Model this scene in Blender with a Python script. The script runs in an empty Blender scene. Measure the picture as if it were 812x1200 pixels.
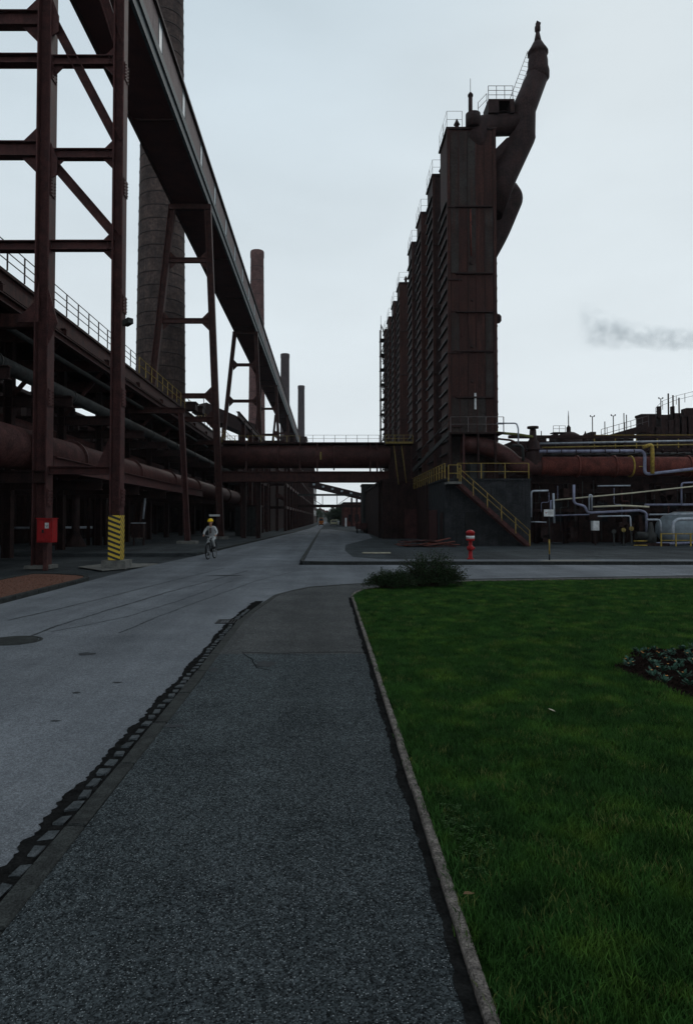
import bpy, bmesh, math, random
from mathutils import Vector, Matrix
random.seed(7)
S = bpy.context.scene
C = S.collection
R = math.radians

# ------------------------------------------------------------------ camera
PITCH = R(1.7); F = 800.0; AX = 383.0; AY = 608.0 - F*math.tan(PITCH); EYE = 1.8
cd = bpy.data.cameras.new('camera'); cam = bpy.data.objects.new('camera', cd); C.objects.link(cam)
cam.location = (0, 0, EYE); cam.rotation_euler = (R(90)+PITCH, 0, 0)
cd.sensor_fit = 'VERTICAL'; cd.sensor_height = 36; cd.sensor_width = 24; cd.lens = 24
cd.shift_x = (406-AX)/1200; cd.shift_y = -(600-AY)/1200
cd.clip_start = 0.05; cd.clip_end = 6000
S.camera = cam

# ------------------------------------------------------------------ world, overcast daylight
W = bpy.data.worlds.new("World"); S.world = W; W.use_nodes = True
nt = W.node_tree; nt.nodes.clear()
SUN_EL = R(38); SUN_AZ = R(25)       # azimuth clockwise from +Y (ahead, slightly right)
sky = nt.nodes.new('ShaderNodeTexSky'); sky.sky_type = 'NISHITA'; sky.sun_disc = False
sky.sun_elevation = SUN_EL; sky.sun_rotation = SUN_AZ; sky.dust_density = 4.0; sky.air_density = 1.0; sky.ozone_density = 1.0
skys = nt.nodes.new('ShaderNodeVectorMath'); skys.operation = 'SCALE'; skys.inputs['Scale'].default_value = 0.10
tc = nt.nodes.new('ShaderNodeTexCoord'); sep = nt.nodes.new('ShaderNodeSeparateXYZ')
ramp = nt.nodes.new('ShaderNodeValToRGB')
cr = ramp.color_ramp
cr.elements[0].position = 0.0; cr.elements[0].color = (0.77, 0.835, 0.875, 1)
cr.elements[1].position = 0.62; cr.elements[1].color = (0.56, 0.665, 0.735, 1)
e = cr.elements.new(0.30); e.color = (0.72, 0.805, 0.855, 1)
mp = nt.nodes.new('ShaderNodeMapping'); mp.inputs['Scale'].default_value = (1.2, 1.2, 3.5)
nz = nt.nodes.new('ShaderNodeTexNoise'); nz.inputs['Scale'].default_value = 1.6; nz.inputs['Detail'].default_value = 5; nz.inputs['Roughness'].default_value = .5
mr = nt.nodes.new('ShaderNodeMapRange'); mr.inputs['From Min'].default_value = .3; mr.inputs['From Max'].default_value = .7
mr.inputs['To Min'].default_value = .915; mr.inputs['To Max'].default_value = 1.065
cl = nt.nodes.new('ShaderNodeVectorMath'); cl.operation = 'SCALE'
mix = nt.nodes.new('ShaderNodeMix'); mix.data_type = 'RGBA'; mix.inputs['Factor'].default_value = 0.975
bg = nt.nodes.new('ShaderNodeBackground'); bg.inputs['Strength'].default_value = 1.0
wo = nt.nodes.new('ShaderNodeOutputWorld')
L = nt.links.new
L(sky.outputs[0], skys.inputs[0]); L(tc.outputs['Generated'], sep.inputs[0]); L(sep.outputs['Z'], ramp.inputs['Fac'])
L(tc.outputs['Generated'], mp.inputs[0]); L(mp.outputs[0], nz.inputs['Vector']); L(nz.outputs['Fac'], mr.inputs['Value'])
L(ramp.outputs[0], cl.inputs[0]); L(mr.outputs[0], cl.inputs['Scale'])
L(skys.outputs[0], mix.inputs['A']); L(cl.outputs[0], mix.inputs['B']); L(mix.outputs['Result'], bg.inputs['Color']); L(bg.outputs[0], wo.inputs['Surface'])

sd = bpy.data.lights.new('sun', 'SUN'); sun = bpy.data.objects.new('sun', sd); C.objects.link(sun)
sd.energy = 0.5; sd.angle = R(25); sd.color = (1, .96, .9)
d = Vector((math.sin(SUN_AZ)*math.cos(SUN_EL), math.cos(SUN_AZ)*math.cos(SUN_EL), math.sin(SUN_EL)))
sun.rotation_euler = d.to_track_quat('Z', 'Y').to_euler()
S.view_settings.view_transform = 'Standard'; S.view_settings.look = 'None'; S.view_settings.exposure = 0.0; S.view_settings.gamma = 1.0

# ------------------------------------------------------------------ pixel helpers (photo pixels, 812x1200)
def at(px, py, Y):
    dx = px-AX; u = AY-py; c, s = math.cos(PITCH), math.sin(PITCH)
    dy = F*c-u*s; dz = F*s+u*c; t = Y/dy
    return Vector((dx*t, Y, EYE+dz*t))
def gr(px, py, z=0.0):
    dx = px-AX; u = AY-py; c, s = math.cos(PITCH), math.sin(PITCH)
    dy = F*c-u*s; dz = F*s+u*c; t = (z-EYE)/dz
    return Vector((dx*t, dy*t, z))

# ------------------------------------------------------------------ materials
MATS = {}
def mat(name, c1, c2=None, scale=4.0, rough=.8, bump=.15, metal=0.0, streak=0.0, c3=None, spec=.07, world=False, zs=1.0, fine=None, fr=.3, rrange=.12):
    if name in MATS: return MATS[name]
    m = bpy.data.materials.new(name); m.use_nodes = True; n = m.node_tree.nodes; l = m.node_tree.links.new
    b = n['Principled BSDF']; b.inputs['Roughness'].default_value = rough; b.inputs['Metallic'].default_value = metal
    b.inputs['Specular IOR Level'].default_value = spec
    if world:
        g = n.new('ShaderNodeNewGeometry'); vec = g.outputs['Position']
    else:
        t = n.new('ShaderNodeTexCoord'); oi = n.new('ShaderNodeObjectInfo'); ad = n.new('ShaderNodeVectorMath'); ad.operation = 'ADD'
        mu = n.new('ShaderNodeMath'); mu.operation = 'MULTIPLY'; mu.inputs[1].default_value = 37.0
        l(oi.outputs['Random'], mu.inputs[0]); l(t.outputs['Object'], ad.inputs[0]); l(mu.outputs[0], ad.inputs[1]); vec = ad.outputs[0]
    mpn = n.new('ShaderNodeMapping'); mpn.inputs['Scale'].default_value = (1, 1, zs); l(vec, mpn.inputs[0]); v = mpn.outputs[0]
    no = n.new('ShaderNodeTexNoise'); no.inputs['Scale'].default_value = scale; no.inputs['Detail'].default_value = 8; no.inputs['Roughness'].default_value = .62
    l(v, no.inputs['Vector'])
    c2 = c2 or tuple(x*.6 for x in c1)
    rp = n.new('ShaderNodeValToRGB'); rp.color_ramp.elements[0].position = .36; rp.color_ramp.elements[1].position = .64
    rp.color_ramp.elements[0].color = (*c2, 1); rp.color_ramp.elements[1].color = (*c1, 1); l(no.outputs['Fac'], rp.inputs[0])
    col = rp.outputs[0]
    if streak > 0:
        mp2 = n.new('ShaderNodeMapping'); mp2.inputs['Scale'].default_value = (5, 5, .25); l(vec, mp2.inputs[0])
        n2 = n.new('ShaderNodeTexNoise'); n2.inputs['Scale'].default_value = 1.6; n2.inputs['Detail'].default_value = 6; l(mp2.outputs[0], n2.inputs['Vector'])
        r2 = n.new('ShaderNodeValToRGB'); r2.color_ramp.elements[0].position = .5; r2.color_ramp.elements[1].position = .72; l(n2.outputs['Fac'], r2.inputs[0])
        mm = n.new('ShaderNodeMath'); mm.operation = 'MULTIPLY'; mm.inputs[1].default_value = streak; l(r2.outputs[0], mm.inputs[0])
        mx = n.new('ShaderNodeMix'); mx.data_type = 'RGBA'; mx.inputs['B'].default_value = (*(c3 or c2), 1); l(mm.outputs[0], mx.inputs['Factor']); l(col, mx.inputs['A']); col = mx.outputs['Result']
    if fine:
        n3 = n.new('ShaderNodeTexNoise'); n3.inputs['Scale'].default_value = fine; n3.inputs['Detail'].default_value = 3; l(vec, n3.inputs['Vector'])
        m3 = n.new('ShaderNodeMapRange'); m3.inputs['From Min'].default_value = .3; m3.inputs['From Max'].default_value = .7; m3.inputs['To Min'].default_value = 1-fr; m3.inputs['To Max'].default_value = 1+fr
        l(n3.outputs['Fac'], m3.inputs['Value']); vs = n.new('ShaderNodeVectorMath'); vs.operation = 'SCALE'; l(col, vs.inputs[0]); l(m3.outputs[0], vs.inputs['Scale']); col = vs.outputs[0]
    l(col, b.inputs['Base Color'])
    rr = n.new('ShaderNodeMapRange'); rr.inputs['To Min'].default_value = max(.05, rough-rrange); rr.inputs['To Max'].default_value = min(1, rough+rrange)
    l(no.outputs['Fac'], rr.inputs['Value']); l(rr.outputs[0], b.inputs['Roughness'])
    if bump:
        bp = n.new('ShaderNodeBump'); bp.inputs['Strength'].default_value = bump; bp.inputs['Distance'].default_value = .02
        l(no.outputs['Fac'], bp.inputs['Height']); l(bp.outputs[0], b.inputs['Normal'])
    MATS[name] = m; return m

STEEL = mat('rusty steel', (.058, .026, .023), (.024, .013, .013), 3.0, .62, .2, .0, .5, (.085, .036, .028), fine=25)
STEELD = mat('dark rusty steel', (.032, .018, .017), (.014, .009, .009), 2.5, .68, .2, .0, .4, (.045, .022, .018), fine=20)
STEELR = mat('red oxide steel', (.078, .033, .031), (.038, .019, .019), 3.0, .6, .2, .0, .5, (.035, .016, .015), fine=25)
SILL = mat('blue grey painted steel', (.09, .115, .12), (.05, .06, .065), 3.0, .6, .15, 0, .5, (.05, .04, .035))
CLAD = mat('weathered cladding sheet', (.16, .125, .125), (.10, .075, .075), 1.2, .7, .15, 0, .6, (.07, .045, .04), fine=12)
FROST = mat('frosted gallery glass', (.36, .40, .43), (.26, .3, .33), 2, .35, .02)
TOWER = mat('rusted tower plate', (.042, .020, .0175), (.025, .0135, .0125), 1.1, .68, .2, 0, .85, (.066, .030, .024), fine=9)
TOWERG = mat('sooty grey green plate', (.04, .036, .034), (.024, .017, .016), 1.2, .68, .2, 0, .6, (.055, .026, .021), fine=9)
TOWERD = mat('sooty duct plate', (.035, .022, .022), (.018, .012, .012), 1.4, .66, .2, 0, .5, (.05, .024, .02), fine=9)
RIBM = mat('grey rib steel', (.055, .056, .057), (.026, .022, .022), 3, .55, .1)
PIPER = mat('rust red pipe', (.15, .046, .036), (.07, .024, .02), 1.6, .6, .2, 0, .4, (.05, .02, .018), fine=14)
PIPED = mat('dark brown pipe', (.07, .03, .027), (.035, .017, .016), 1.8, .5, .15, 0, .4, (.03, .016, .015), fine=14)
PIPEG = mat('aluminium clad pipe', (.42, .45, .5), (.24, .26, .30), 3, .42, .08, .25, .3, (.15, .13, .13))
PIPEB = mat('lilac grey painted pipe', (.24, .25, .34), (.14, .14, .2), 3, .45, .08, .0, .3, (.1, .08, .09))
PIPEK = mat('dark grey green pipe', (.04, .043, .042), (.022, .022, .022), 3, .5, .1, 0, .3, (.05, .03, .025))
YEL = mat('weathered yellow paint', (.40, .28, .06), (.2, .14, .04), 6, .55, .08, 0, .4, (.12, .06, .03))
YELD = mat('faded yellow paint', (.26, .2, .06), (.14, .1, .04), 6, .6, .08, 0, .4, (.07, .04, .03))
RAIL = mat('grey rail steel', (.12, .11, .11), (.07, .05, .05), 6, .6, .1)
WHITE = mat('dirty white paint', (.6, .61, .62), (.42, .42, .42), 6, .5, .05, 0, .3, (.3, .27, .24))
REDP = mat('red paint', (.31, .018, .020), (.2, .014, .015), 5, .42, .06, 0, .25, (.12, .012, .012))
BLACK = mat('black paint', (.02, .02, .022), (.012, .012, .012), 6, .6, .1)
CHIM1 = mat('sooty chimney brick', (.078, .055, .049), (.036, .027, .025), .7, .85, .25, 0, .85, (.03, .027, .028), fine=3)
CHIM2 = mat('red chimney brick', (.135, .072, .066), (.075, .042, .040), .8, .85, .25, 0, .5, (.075, .042, .04), fine=3)
CHIM3 = mat('grey brown chimney brick', (.075, .056, .058), (.045, .034, .036), .8, .85, .25, 0, .5, (.05, .035, .035), fine=3)
BAND = mat('chimney band steel', (.035, .03, .03), (.02, .016, .016), 3, .6, .1)
CONC = mat('grey concrete', (.17, .165, .152), (.09, .09, .086), 4, .85, .3, 0, .3, (.08, .075, .07), fine=60)
KERB = mat('dark granite kerb', (.034, .037, .036), (.017, .018, .018), 9, .8, .4, fine=110, fr=.6)
COB = mat('dark gutter stone', (.066, .073, .078), (.03, .034, .037), 8, .7, .4, fine=110, fr=.5)
EDGE = mat('pinkish concrete edging', (.150, .130, .118), (.055, .048, .044), 14, .85, .5, fine=95, fr=.65)
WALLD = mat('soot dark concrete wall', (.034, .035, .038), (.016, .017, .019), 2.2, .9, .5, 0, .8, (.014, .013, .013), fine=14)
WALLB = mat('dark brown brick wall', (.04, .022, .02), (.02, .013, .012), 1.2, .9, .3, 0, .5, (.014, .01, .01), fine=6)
BRICK = mat('red brown brick', (.13, .05, .042), (.07, .03, .028), 1.2, .9, .3, 0, .4, (.04, .022, .02), fine=5)
DARKW = mat('dark window glass', (.02, .022, .025), (.012, .012, .014), 2, .25, .0)
RUST = mat('bright rust scrap', (.15, .052, .04), (.07, .028, .024), 5, .8, .3, fine=30)
PLANK = mat('pale weathered plank', (.42, .38, .28), (.25, .23, .18), 5, .85, .3)
SOIL = mat('dark garden soil', (.014, .009, .008), (.006, .005, .004), 20, .95, 1.0, spec=0.0, world=True, fine=90)
GRAVEL = mat('red gravel', (.17, .085, .06), (.075, .036, .028), 28, .95, 1.2, world=True, fine=70)
DIRT = mat('black gutter dirt', (.014, .014, .014), (.007, .007, .007), 12, .95, .8, spec=0.0, world=True, fine=60)
FARF = mat('hazy dark foliage', (.035, .05, .03), (.02, .028, .018), 6, .9, .1)
LEAFM = mat('dark shrub leaf', (.022, .040, .016), (.010, .020, .009), 8, .6, .0)
TWIG = mat('shrub twig', (.04, .03, .022), (.02, .016, .012), 8, .9, .1)
BEDLEAF = mat('blue green bedding leaf', (.045, .10, .07), (.016, .04, .028), 30, .5, .0)
FLOWER = mat('small orange flower', (.6, .3, .08), (.5, .18, .05), 20, .6, .0)
CREAM = mat('cream car paint', (.7, .66, .42), (.6, .56, .36), 2, .35, .0)
ORANGE = mat('orange machine paint', (.5, .16, .03), (.35, .1, .02), 2, .5, .0)
SUIT = mat('pale grey work cloth', (.44, .45, .45), (.24, .25, .26), 6, .9, .2)
SKIN = mat('skin', (.42, .23, .16), (.34, .18, .12), 9, .6, .0)
HELM = mat('yellow helmet shell', (.8, .52, .02), (.7, .44, .02), 4, .35, .0)
RUBBER = mat('black rubber', (.015, .015, .015), (.01, .01, .01), 9, .7, .1)
CHROME = mat('dull chrome', (.35, .36, .37), (.25, .25, .26), 9, .3, .0, .9)

def asphalt(name, base, dark, spk, spk_amt, spk_scale, patches, bump, extra=0, agg=.25):
    m = bpy.data.materials.new(name); m.use_nodes = True; n = m.node_tree.nodes; l = m.node_tree.links.new
    b = n['Principled BSDF']; b.inputs['Roughness'].default_value = .95; b.inputs['Specular IOR Level'].default_value = .03
    g = n.new('ShaderNodeNewGeometry'); v = g.outputs['Position']
    def noise(s, d=6, r=.6, sc=(1, 1, 1)):
        mp = n.new('ShaderNodeMapping'); mp.inputs['Scale'].default_value = sc; l(v, mp.inputs[0])
        t = n.new('ShaderNodeTexNoise'); t.inputs['Scale'].default_value = s; t.inputs['Detail'].default_value = d; t.inputs['Roughness'].default_value = r; l(mp.outputs[0], t.inputs['Vector']); return t.outputs['Fac']
    def rmp(x, a, b2, ca, cb):
        t = n.new('ShaderNodeValToRGB'); t.color_ramp.elements[0].position = a; t.color_ramp.elements[1].position = b2
        t.color_ramp.elements[0].color = (*ca, 1); t.color_ramp.elements[1].color = (*cb, 1); l(x, t.inputs[0]); return t.outputs[0]
    def mixc(f, a, c, mode='MIX'):
        t = n.new('ShaderNodeMix'); t.data_type = 'RGBA'; t.blend_type = mode
        if isinstance(f, float): t.inputs['Factor'].default_value = f
        else: l(f, t.inputs['Factor'])
        l(a, t.inputs['A'])
        if isinstance(c, tuple): t.inputs['B'].default_value = (*c, 1)
        else: l(c, t.inputs['B'])
        return t.outputs['Result']
    col = rmp(noise(patches), .3, .72, dark, base)
    # elongated wear along the road
    wear = rmp(noise(.9, 5, .6, (1, .06, 1)), .35, .7, (.78, .78, .78), (1.18, 1.18, 1.18)); col = mixc(1.0, col, wear, 'MULTIPLY')
    wide = rmp(noise(.22, 4), .3, .7, (.82, .82, .82), (1.15, 1.15, 1.15)); col = mixc(1.0, col, wide, 'MULTIPLY')
    grain = rmp(noise(130, 3, .7), .3, .7, (.55, .55, .55), (1.45, 1.45, 1.45)); col = mixc(1.0, col, grain, 'MULTIPLY')
    vo = n.new('ShaderNodeTexVoronoi'); vo.inputs['Scale'].default_value = spk_scale; l(v, vo.inputs['Vector'])
    sepc = n.new('ShaderNodeSeparateColor'); l(vo.outputs['Color'], sepc.inputs[0])
    cellv = rmp(sepc.outputs[1], .1, .9, (1-agg,)*3, (1+agg,)*3); col = mixc(1.0, col, cellv, 'MULTIPLY')
    vo2 = n.new('ShaderNodeTexVoronoi'); vo2.inputs['Scale'].default_value = spk_scale*.42; l(v, vo2.inputs['Vector'])
    sep2 = n.new('ShaderNodeSeparateColor'); l(vo2.outputs['Color'], sep2.inputs[0])
    cell2 = rmp(sep2.outputs[1], .1, .95, (1-agg*.4,)*3, (1+agg*.45,)*3); col = mixc(1.0, col, cell2, 'MULTIPLY')
    mid = rmp(noise(9, 5, .7), .3, .7, (1-agg*.28,)*3, (1+agg*.28,)*3); col = mixc(1.0, col, mid, 'MULTIPLY')
    pick = rmp(sepc.outputs[0], 1-spk_amt, 1-spk_amt*.45, (0, 0, 0), (1, 1, 1))
    inside = rmp(vo.outputs['Distance'], .25, .5, (1, 1, 1), (0, 0, 0))
    mm = n.new('ShaderNodeMath'); mm.operation = 'MULTIPLY'; l(pick, mm.inputs[0]); l(inside, mm.inputs[1])
    col = mixc(mm.outputs[0], col, spk)
    # dark stains
    st = rmp(noise(.75, 3, .5), .68, .74, (0, 0, 0), (.45, .45, .45)); col = mixc(st, col, dark)
    if extra:
        # fine dark cracks that wander over the surface
        wv = n.new('ShaderNodeTexVoronoi'); wv.feature = 'DISTANCE_TO_EDGE'; wv.inputs['Scale'].default_value = .16
        dn = n.new('ShaderNodeTexNoise'); dn.inputs['Scale'].default_value = 1.2; dn.inputs['Detail'].default_value = 6; l(v, dn.inputs['Vector'])
        va = n.new('ShaderNodeVectorMath'); va.operation = 'MULTIPLY_ADD'; va.inputs[1].default_value = (1.6, 1.6, 0); l(dn.outputs['Color'], va.inputs[0]); l(v, va.inputs[2]); l(va.outputs[0], wv.inputs['Vector'])
        ck = rmp(wv.outputs['Distance'], .001, .005, (1, 1, 1), (0, 0, 0)); ckm = n.new('ShaderNodeMath'); ckm.operation = 'MULTIPLY'; ckm.inputs[1].default_value = extra
        l(ck, ckm.inputs[0]); col = mixc(ckm.outputs[0], col, tuple(x*.35 for x in dark))
    l(col, b.inputs['Base Color'])
    bp = n.new('ShaderNodeBump'); bp.inputs['Strength'].default_value = bump; bp.inputs['Distance'].default_value = .008
    l(noise(90, 4, .7), bp.inputs['Height']); l(bp.outputs[0], b.inputs['Normal'])
    MATS[name] = m; return m
ROADM = asphalt('worn grey asphalt', (.142, .150, .164), (.103, .110, .122), (.2, .21, .22), .06, 90, .8, .5, .12, .22)
PAVEM = asphalt('coarse dark asphalt', (.050, .058, .062), (.032, .038, .041), (.24, .26, .27), .17, 130, 1.4, 1.5, .15, .66)
PAVES = asphalt('smooth brownish asphalt', (.068, .069, .069), (.046, .048, .049), (.14, .145, .15), .12, 110, 1.2, 1.0, .15, .4)
GROUNDM = asphalt('dark yard asphalt', (.052, .058, .062), (.026, .029, .031), (.12, .13, .13), .12, 60, .5, .6, .6)
YARDL = asphalt('pale yard paving', (.13, .138, .15), (.085, .09, .1), (.2, .2, .2), .1, 70, .8, .4, .5)

def grass_mat(name, base_only=False):
    m = bpy.data.materials.new(name); m.use_nodes = True; n = m.node_tree.nodes; l = m.node_tree.links.new
    b = n['Principled BSDF']; b.inputs['Roughness'].default_value = .8; b.inputs['Specular IOR Level'].default_value = 0.0 if base_only else .08
    g = n.new('ShaderNodeNewGeometry'); oi = n.new('ShaderNodeObjectInfo')
    a = n.new('ShaderNodeTexNoise'); a.inputs['Scale'].default_value = 1.9; a.inputs['Detail'].default_value = 4; a.inputs['Roughness'].default_value = .6; l(g.outputs['Position'], a.inputs['Vector'])
    r = n.new('ShaderNodeValToRGB'); r.color_ramp.elements[0].position = .32; r.color_ramp.elements[1].position = .73
    r.color_ramp.elements[0].color = (.021, .055, .015, 1); r.color_ramp.elements[1].color = (.080, .142, .022, 1)
    e = r.color_ramp.elements.new(.54); e.color = (.029, .078, .016, 1)
    l(a.outputs['Fac'], r.inputs[0]); col = r.outputs[0]
    mr = n.new('ShaderNodeMapRange'); mr.inputs['To Min'].default_value = .42; mr.inputs['To Max'].default_value = 1.75
    if base_only:
        f = n.new('ShaderNodeTexNoise'); f.inputs['Scale'].default_value = 60; f.inputs['Detail'].default_value = 4; l(g.outputs['Position'], f.inputs['Vector']); l(f.outputs['Fac'], mr.inputs['Value'])
        mr.inputs['To Min'].default_value = .05; mr.inputs['To Max'].default_value = .4
    else:
        l(oi.outputs['Random'], mr.inputs['Value'])
        cmp_ = n.new('ShaderNodeMath'); cmp_.operation = 'GREATER_THAN'; cmp_.inputs[1].default_value = .965; l(oi.outputs['Random'], cmp_.inputs[0])
        dry = n.new('ShaderNodeMix'); dry.data_type = 'RGBA'; dry.inputs['B'].default_value = (.07, .085, .025, 1); l(cmp_.outputs[0], dry.inputs['Factor']); l(col, dry.inputs['A']); col = dry.outputs['Result']
    s = n.new('ShaderNodeVectorMath'); s.operation = 'SCALE'; l(col, s.inputs[0]); l(mr.outputs[0], s.inputs['Scale'])
    l(s.outputs[0], b.inputs['Base Color'])
    if not base_only:
        tr = n.new('ShaderNodeBsdfTranslucent'); l(s.outputs[0], tr.inputs['Color']); mx = n.new('ShaderNodeMixShader'); mx.inputs[0].default_value = .3
        l(b.outputs[0], mx.inputs[1]); l(tr.outputs[0], mx.inputs[2]); l(mx.outputs[0], n['Material Output'].inputs['Surface'])
    return m
GRASSM = grass_mat('lawn grass blade'); TURF = grass_mat('lawn turf', True)

def stripe_mat():
    m = bpy.data.materials.new('black and yellow hazard paint'); m.use_nodes = True; n = m.node_tree.nodes; l = m.node_tree.links.new
    b = n['Principled BSDF']; b.inputs['Roughness'].default_value = .55
    t = n.new('ShaderNodeTexCoord'); s = n.new('ShaderNodeSeparateXYZ'); l(t.outputs['Object'], s.inputs[0])
    def M(op, a, c):
        x = n.new('ShaderNodeMath'); x.operation = op
        for i, q in enumerate((a, c)):
            if isinstance(q, (int, float)): x.inputs[i].default_value = q
            else: l(q, x.inputs[i])
        return x.outputs[0]
    ph = M('ADD', s.outputs['Z'], M('ADD', M('MULTIPLY', s.outputs['X'], .38), M('MULTIPLY', s.outputs['Y'], -.9)))
    fr = M('FRACT', M('DIVIDE', ph, .185), 0); st = M('GREATER_THAN', fr, .5)
    no = n.new('ShaderNodeTexNoise'); no.inputs['Scale'].default_value = 14; no.inputs['Detail'].default_value = 6; l(t.outputs['Object'], no.inputs['Vector'])
    st2 = M('MULTIPLY', st, M('ADD', .55, M('MULTIPLY', no.outputs['Fac'], .8)))
    mx = n.new('ShaderNodeMix'); mx.data_type = 'RGBA'; mx.clamp_factor = True; mx.inputs['A'].default_value = (.015, .014, .014, 1); mx.inputs['B'].default_value = (.62, .42, .03, 1)
    l(st2, mx.inputs['Factor']); l(mx.outputs['Result'], b.inputs['Base Color']); return m
STRIPE = stripe_mat()

# ------------------------------------------------------------------ mesh builder
class MB:
    def __init__(s): s.v = []; s.f = []; s.sm = []
    def quad(s, *p):
        i = len(s.v); s.v += [tuple(q) for q in p]; s.f.append(tuple(range(i, i+len(p)))); s.sm.append(False); return s
    def hexa(s, p):          # 8 pts: bottom 4 ccw, top 4 ccw
        i = len(s.v); s.v += [tuple(q) for q in p]
        for f in ((3, 2, 1, 0), (4, 5, 6, 7), (0, 1, 5, 4), (1, 2, 6, 5), (2, 3, 7, 6), (3, 0, 4, 7)):
            s.f.append(tuple(i+k for k in f)); s.sm.append(False)
        return s
    def box(s, x0, x1, y0, y1, z0, z1):
        return s.hexa([(x0, y0, z0), (x1, y0, z0), (x1, y1, z0), (x0, y1, z0), (x0, y0, z1), (x1, y0, z1), (x1, y1, z1), (x0, y1, z1)])
    def beam(s, a, b, w, h, up=(0, 0, 1), ox=0, oz=0, w2=None, h2=None):
        a = Vector(a); b = Vector(b); d = (b-a).normalized(); up = Vector(up)
        if abs(d.dot(up)) > .98: up = Vector((0, 1, 0)) if abs(d.y) < .9 else Vector((1, 0, 0))
        x = d.cross(up).normalized(); z = x.cross(d).normalized(); w2 = w2 or w; h2 = h2 or h
        p = []
        for (q, ww, hh) in ((a, w, h), (b, w2, h2)):
            for (i, j) in ((-1, -1), (1, -1), (1, 1), (-1, 1)):
                p.append(q+x*(ox+i*ww/2)+z*(oz+j*hh/2))
        return s.hexa(p)
    def ibeam(s, a, b, w, h, t=.03, up=(0, 0, 1)):   # flanges at +-h along up
        s.beam(a, b, w, t, up, 0, h/2-t/2); s.beam(a, b, w, t, up, 0, -h/2+t/2); s.beam(a, b, t, h-2*t, up); return s
    def tube(s, path, r, seg=12, caps=True, smooth=True):
        P = [Vector(p) for p in path]; n = len(P); rs = r if isinstance(r, (list, tuple)) else [r]*n
        T = [((P[min(i+1, n-1)]-P[i]).normalized()+(P[i]-P[max(i-1, 0)]).normalized()).normalized() for i in range(n)]
        ref = Vector((0, 0, 1)) if abs(T[0].z) < .9 else Vector((1, 0, 0))
        u = T[0].cross(ref).normalized(); base = len(s.v)
        for i in range(n):
            u = (u-T[i]*u.dot(T[i])).normalized(); w = T[i].cross(u)
            for k in range(seg):
                a = 2*math.pi*k/seg; s.v.append(tuple(P[i]+(u*math.cos(a)+w*math.sin(a))*rs[i]))
        for i in range(n-1):
            for k in range(seg):
                k2 = (k+1) % seg; s.f.append((base+i*seg+k, base+i*seg+k2, base+(i+1)*seg+k2, base+(i+1)*seg+k)); s.sm.append(smooth)
        if caps:
            s.f.append(tuple(base+k for k in reversed(range(seg)))); s.sm.append(False)
            s.f.append(tuple(base+(n-1)*seg+k for k in range(seg))); s.sm.append(False)
        return s
    def lathe(s, prof, seg=20, c=(0, 0, 0), smooth=True):    # prof: (r,z)
        base = len(s.v); n = len(prof)
        for (r, z) in prof:
            for k in range(seg):
                a = 2*math.pi*k/seg; s.v.append((c[0]+r*math.cos(a), c[1]+r*math.sin(a), c[2]+z))
        for i in range(n-1):
            for k in range(seg):
                k2 = (k+1) % seg; s.f.append((base+i*seg+k, base+i*seg+k2, base+(i+1)*seg+k2, base+(i+1)*seg+k)); s.sm.append(smooth)
        s.f.append(tuple(base+k for k in reversed(range(seg)))); s.sm.append(False)
        s.f.append(tuple(base+(n-1)*seg+k for k in range(seg))); s.sm.append(False)
        return s
    def prism(s, pts, z0, z1):
        i = len(s.v); n = len(pts); s.v += [(x, y, z0) for x, y in pts]+[(x, y, z1) for x, y in pts]
        s.f.append(tuple(i+k for k in reversed(range(n)))); s.f.append(tuple(i+n+k for k in range(n))); s.sm += [False, False]
        for k in range(n):
            k2 = (k+1) % n; s.f.append((i+k, i+k2, i+n+k2, i+n+k)); s.sm.append(False)
        return s
    def plate(s, pts, nrm, t):        # polygon in 3D given thickness along nrm
        nrm = Vector(nrm).normalized()*t/2; pts = [Vector(p) for p in pts]; i = len(s.v); n = len(pts)
        s.v += [tuple(p-nrm) for p in pts]+[tuple(p+nrm) for p in pts]
        s.f.append(tuple(i+k for k in reversed(range(n)))); s.f.append(tuple(i+n+k for k in range(n))); s.sm += [False, False]
        for k in range(n):
            k2 = (k+1) % n; s.f.append((i+k, i+k2, i+n+k2, i+n+k)); s.sm.append(False)
        return s
    def mesh(s, name, m):
        me = bpy.data.meshes.new(name); me.from_pydata(s.v, [], s.f); me.polygons.foreach_set('use_smooth', s.sm)
        me.materials.append(m); me.update(); return me
    def build(s, name, m, parent=None, loc=None, recalc=True):
        me = s.mesh(name, m)
        if recalc:
            bm = bmesh.new(); bm.from_mesh(me); bmesh.ops.recalc_face_normals(bm, faces=bm.faces); bm.to_mesh(me); bm.free()
        o = bpy.data.objects.new(name, me); C.objects.link(o); o.parent = parent
        if parent is not None and loc is None: o.matrix_parent_inverse = parent.matrix_basis.inverted()
        if loc is not None: o.location = loc
        return o
def inst(me, name, parent, loc=(0, 0, 0), scale=(1, 1, 1), rot=(0, 0, 0)):
    o = bpy.data.objects.new(name, me); C.objects.link(o); o.parent = parent
    o.location = loc; o.scale = scale; o.rotation_euler = rot
    if parent is not None: o.matrix_parent_inverse = parent.matrix_basis.inverted()
    return o
def tag(o, label=None, cat=None, group=None, kind=None):
    if label: o['label'] = label
    if cat: o['category'] = cat
    if group: o['group'] = group
    if kind: o['kind'] = kind
    return o
def thing(name, label, cat, loc=(0, 0, 0), group=None):
    o = bpy.data.objects.new(name, None); C.objects.link(o); o.location = loc; o.empty_display_size = .3
    return tag(o, label, cat, group)
def struct(name, mb, m, parent=None): return tag(mb.build(name, m, parent), kind='structure') if parent is None else mb.build(name, m, parent)
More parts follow.
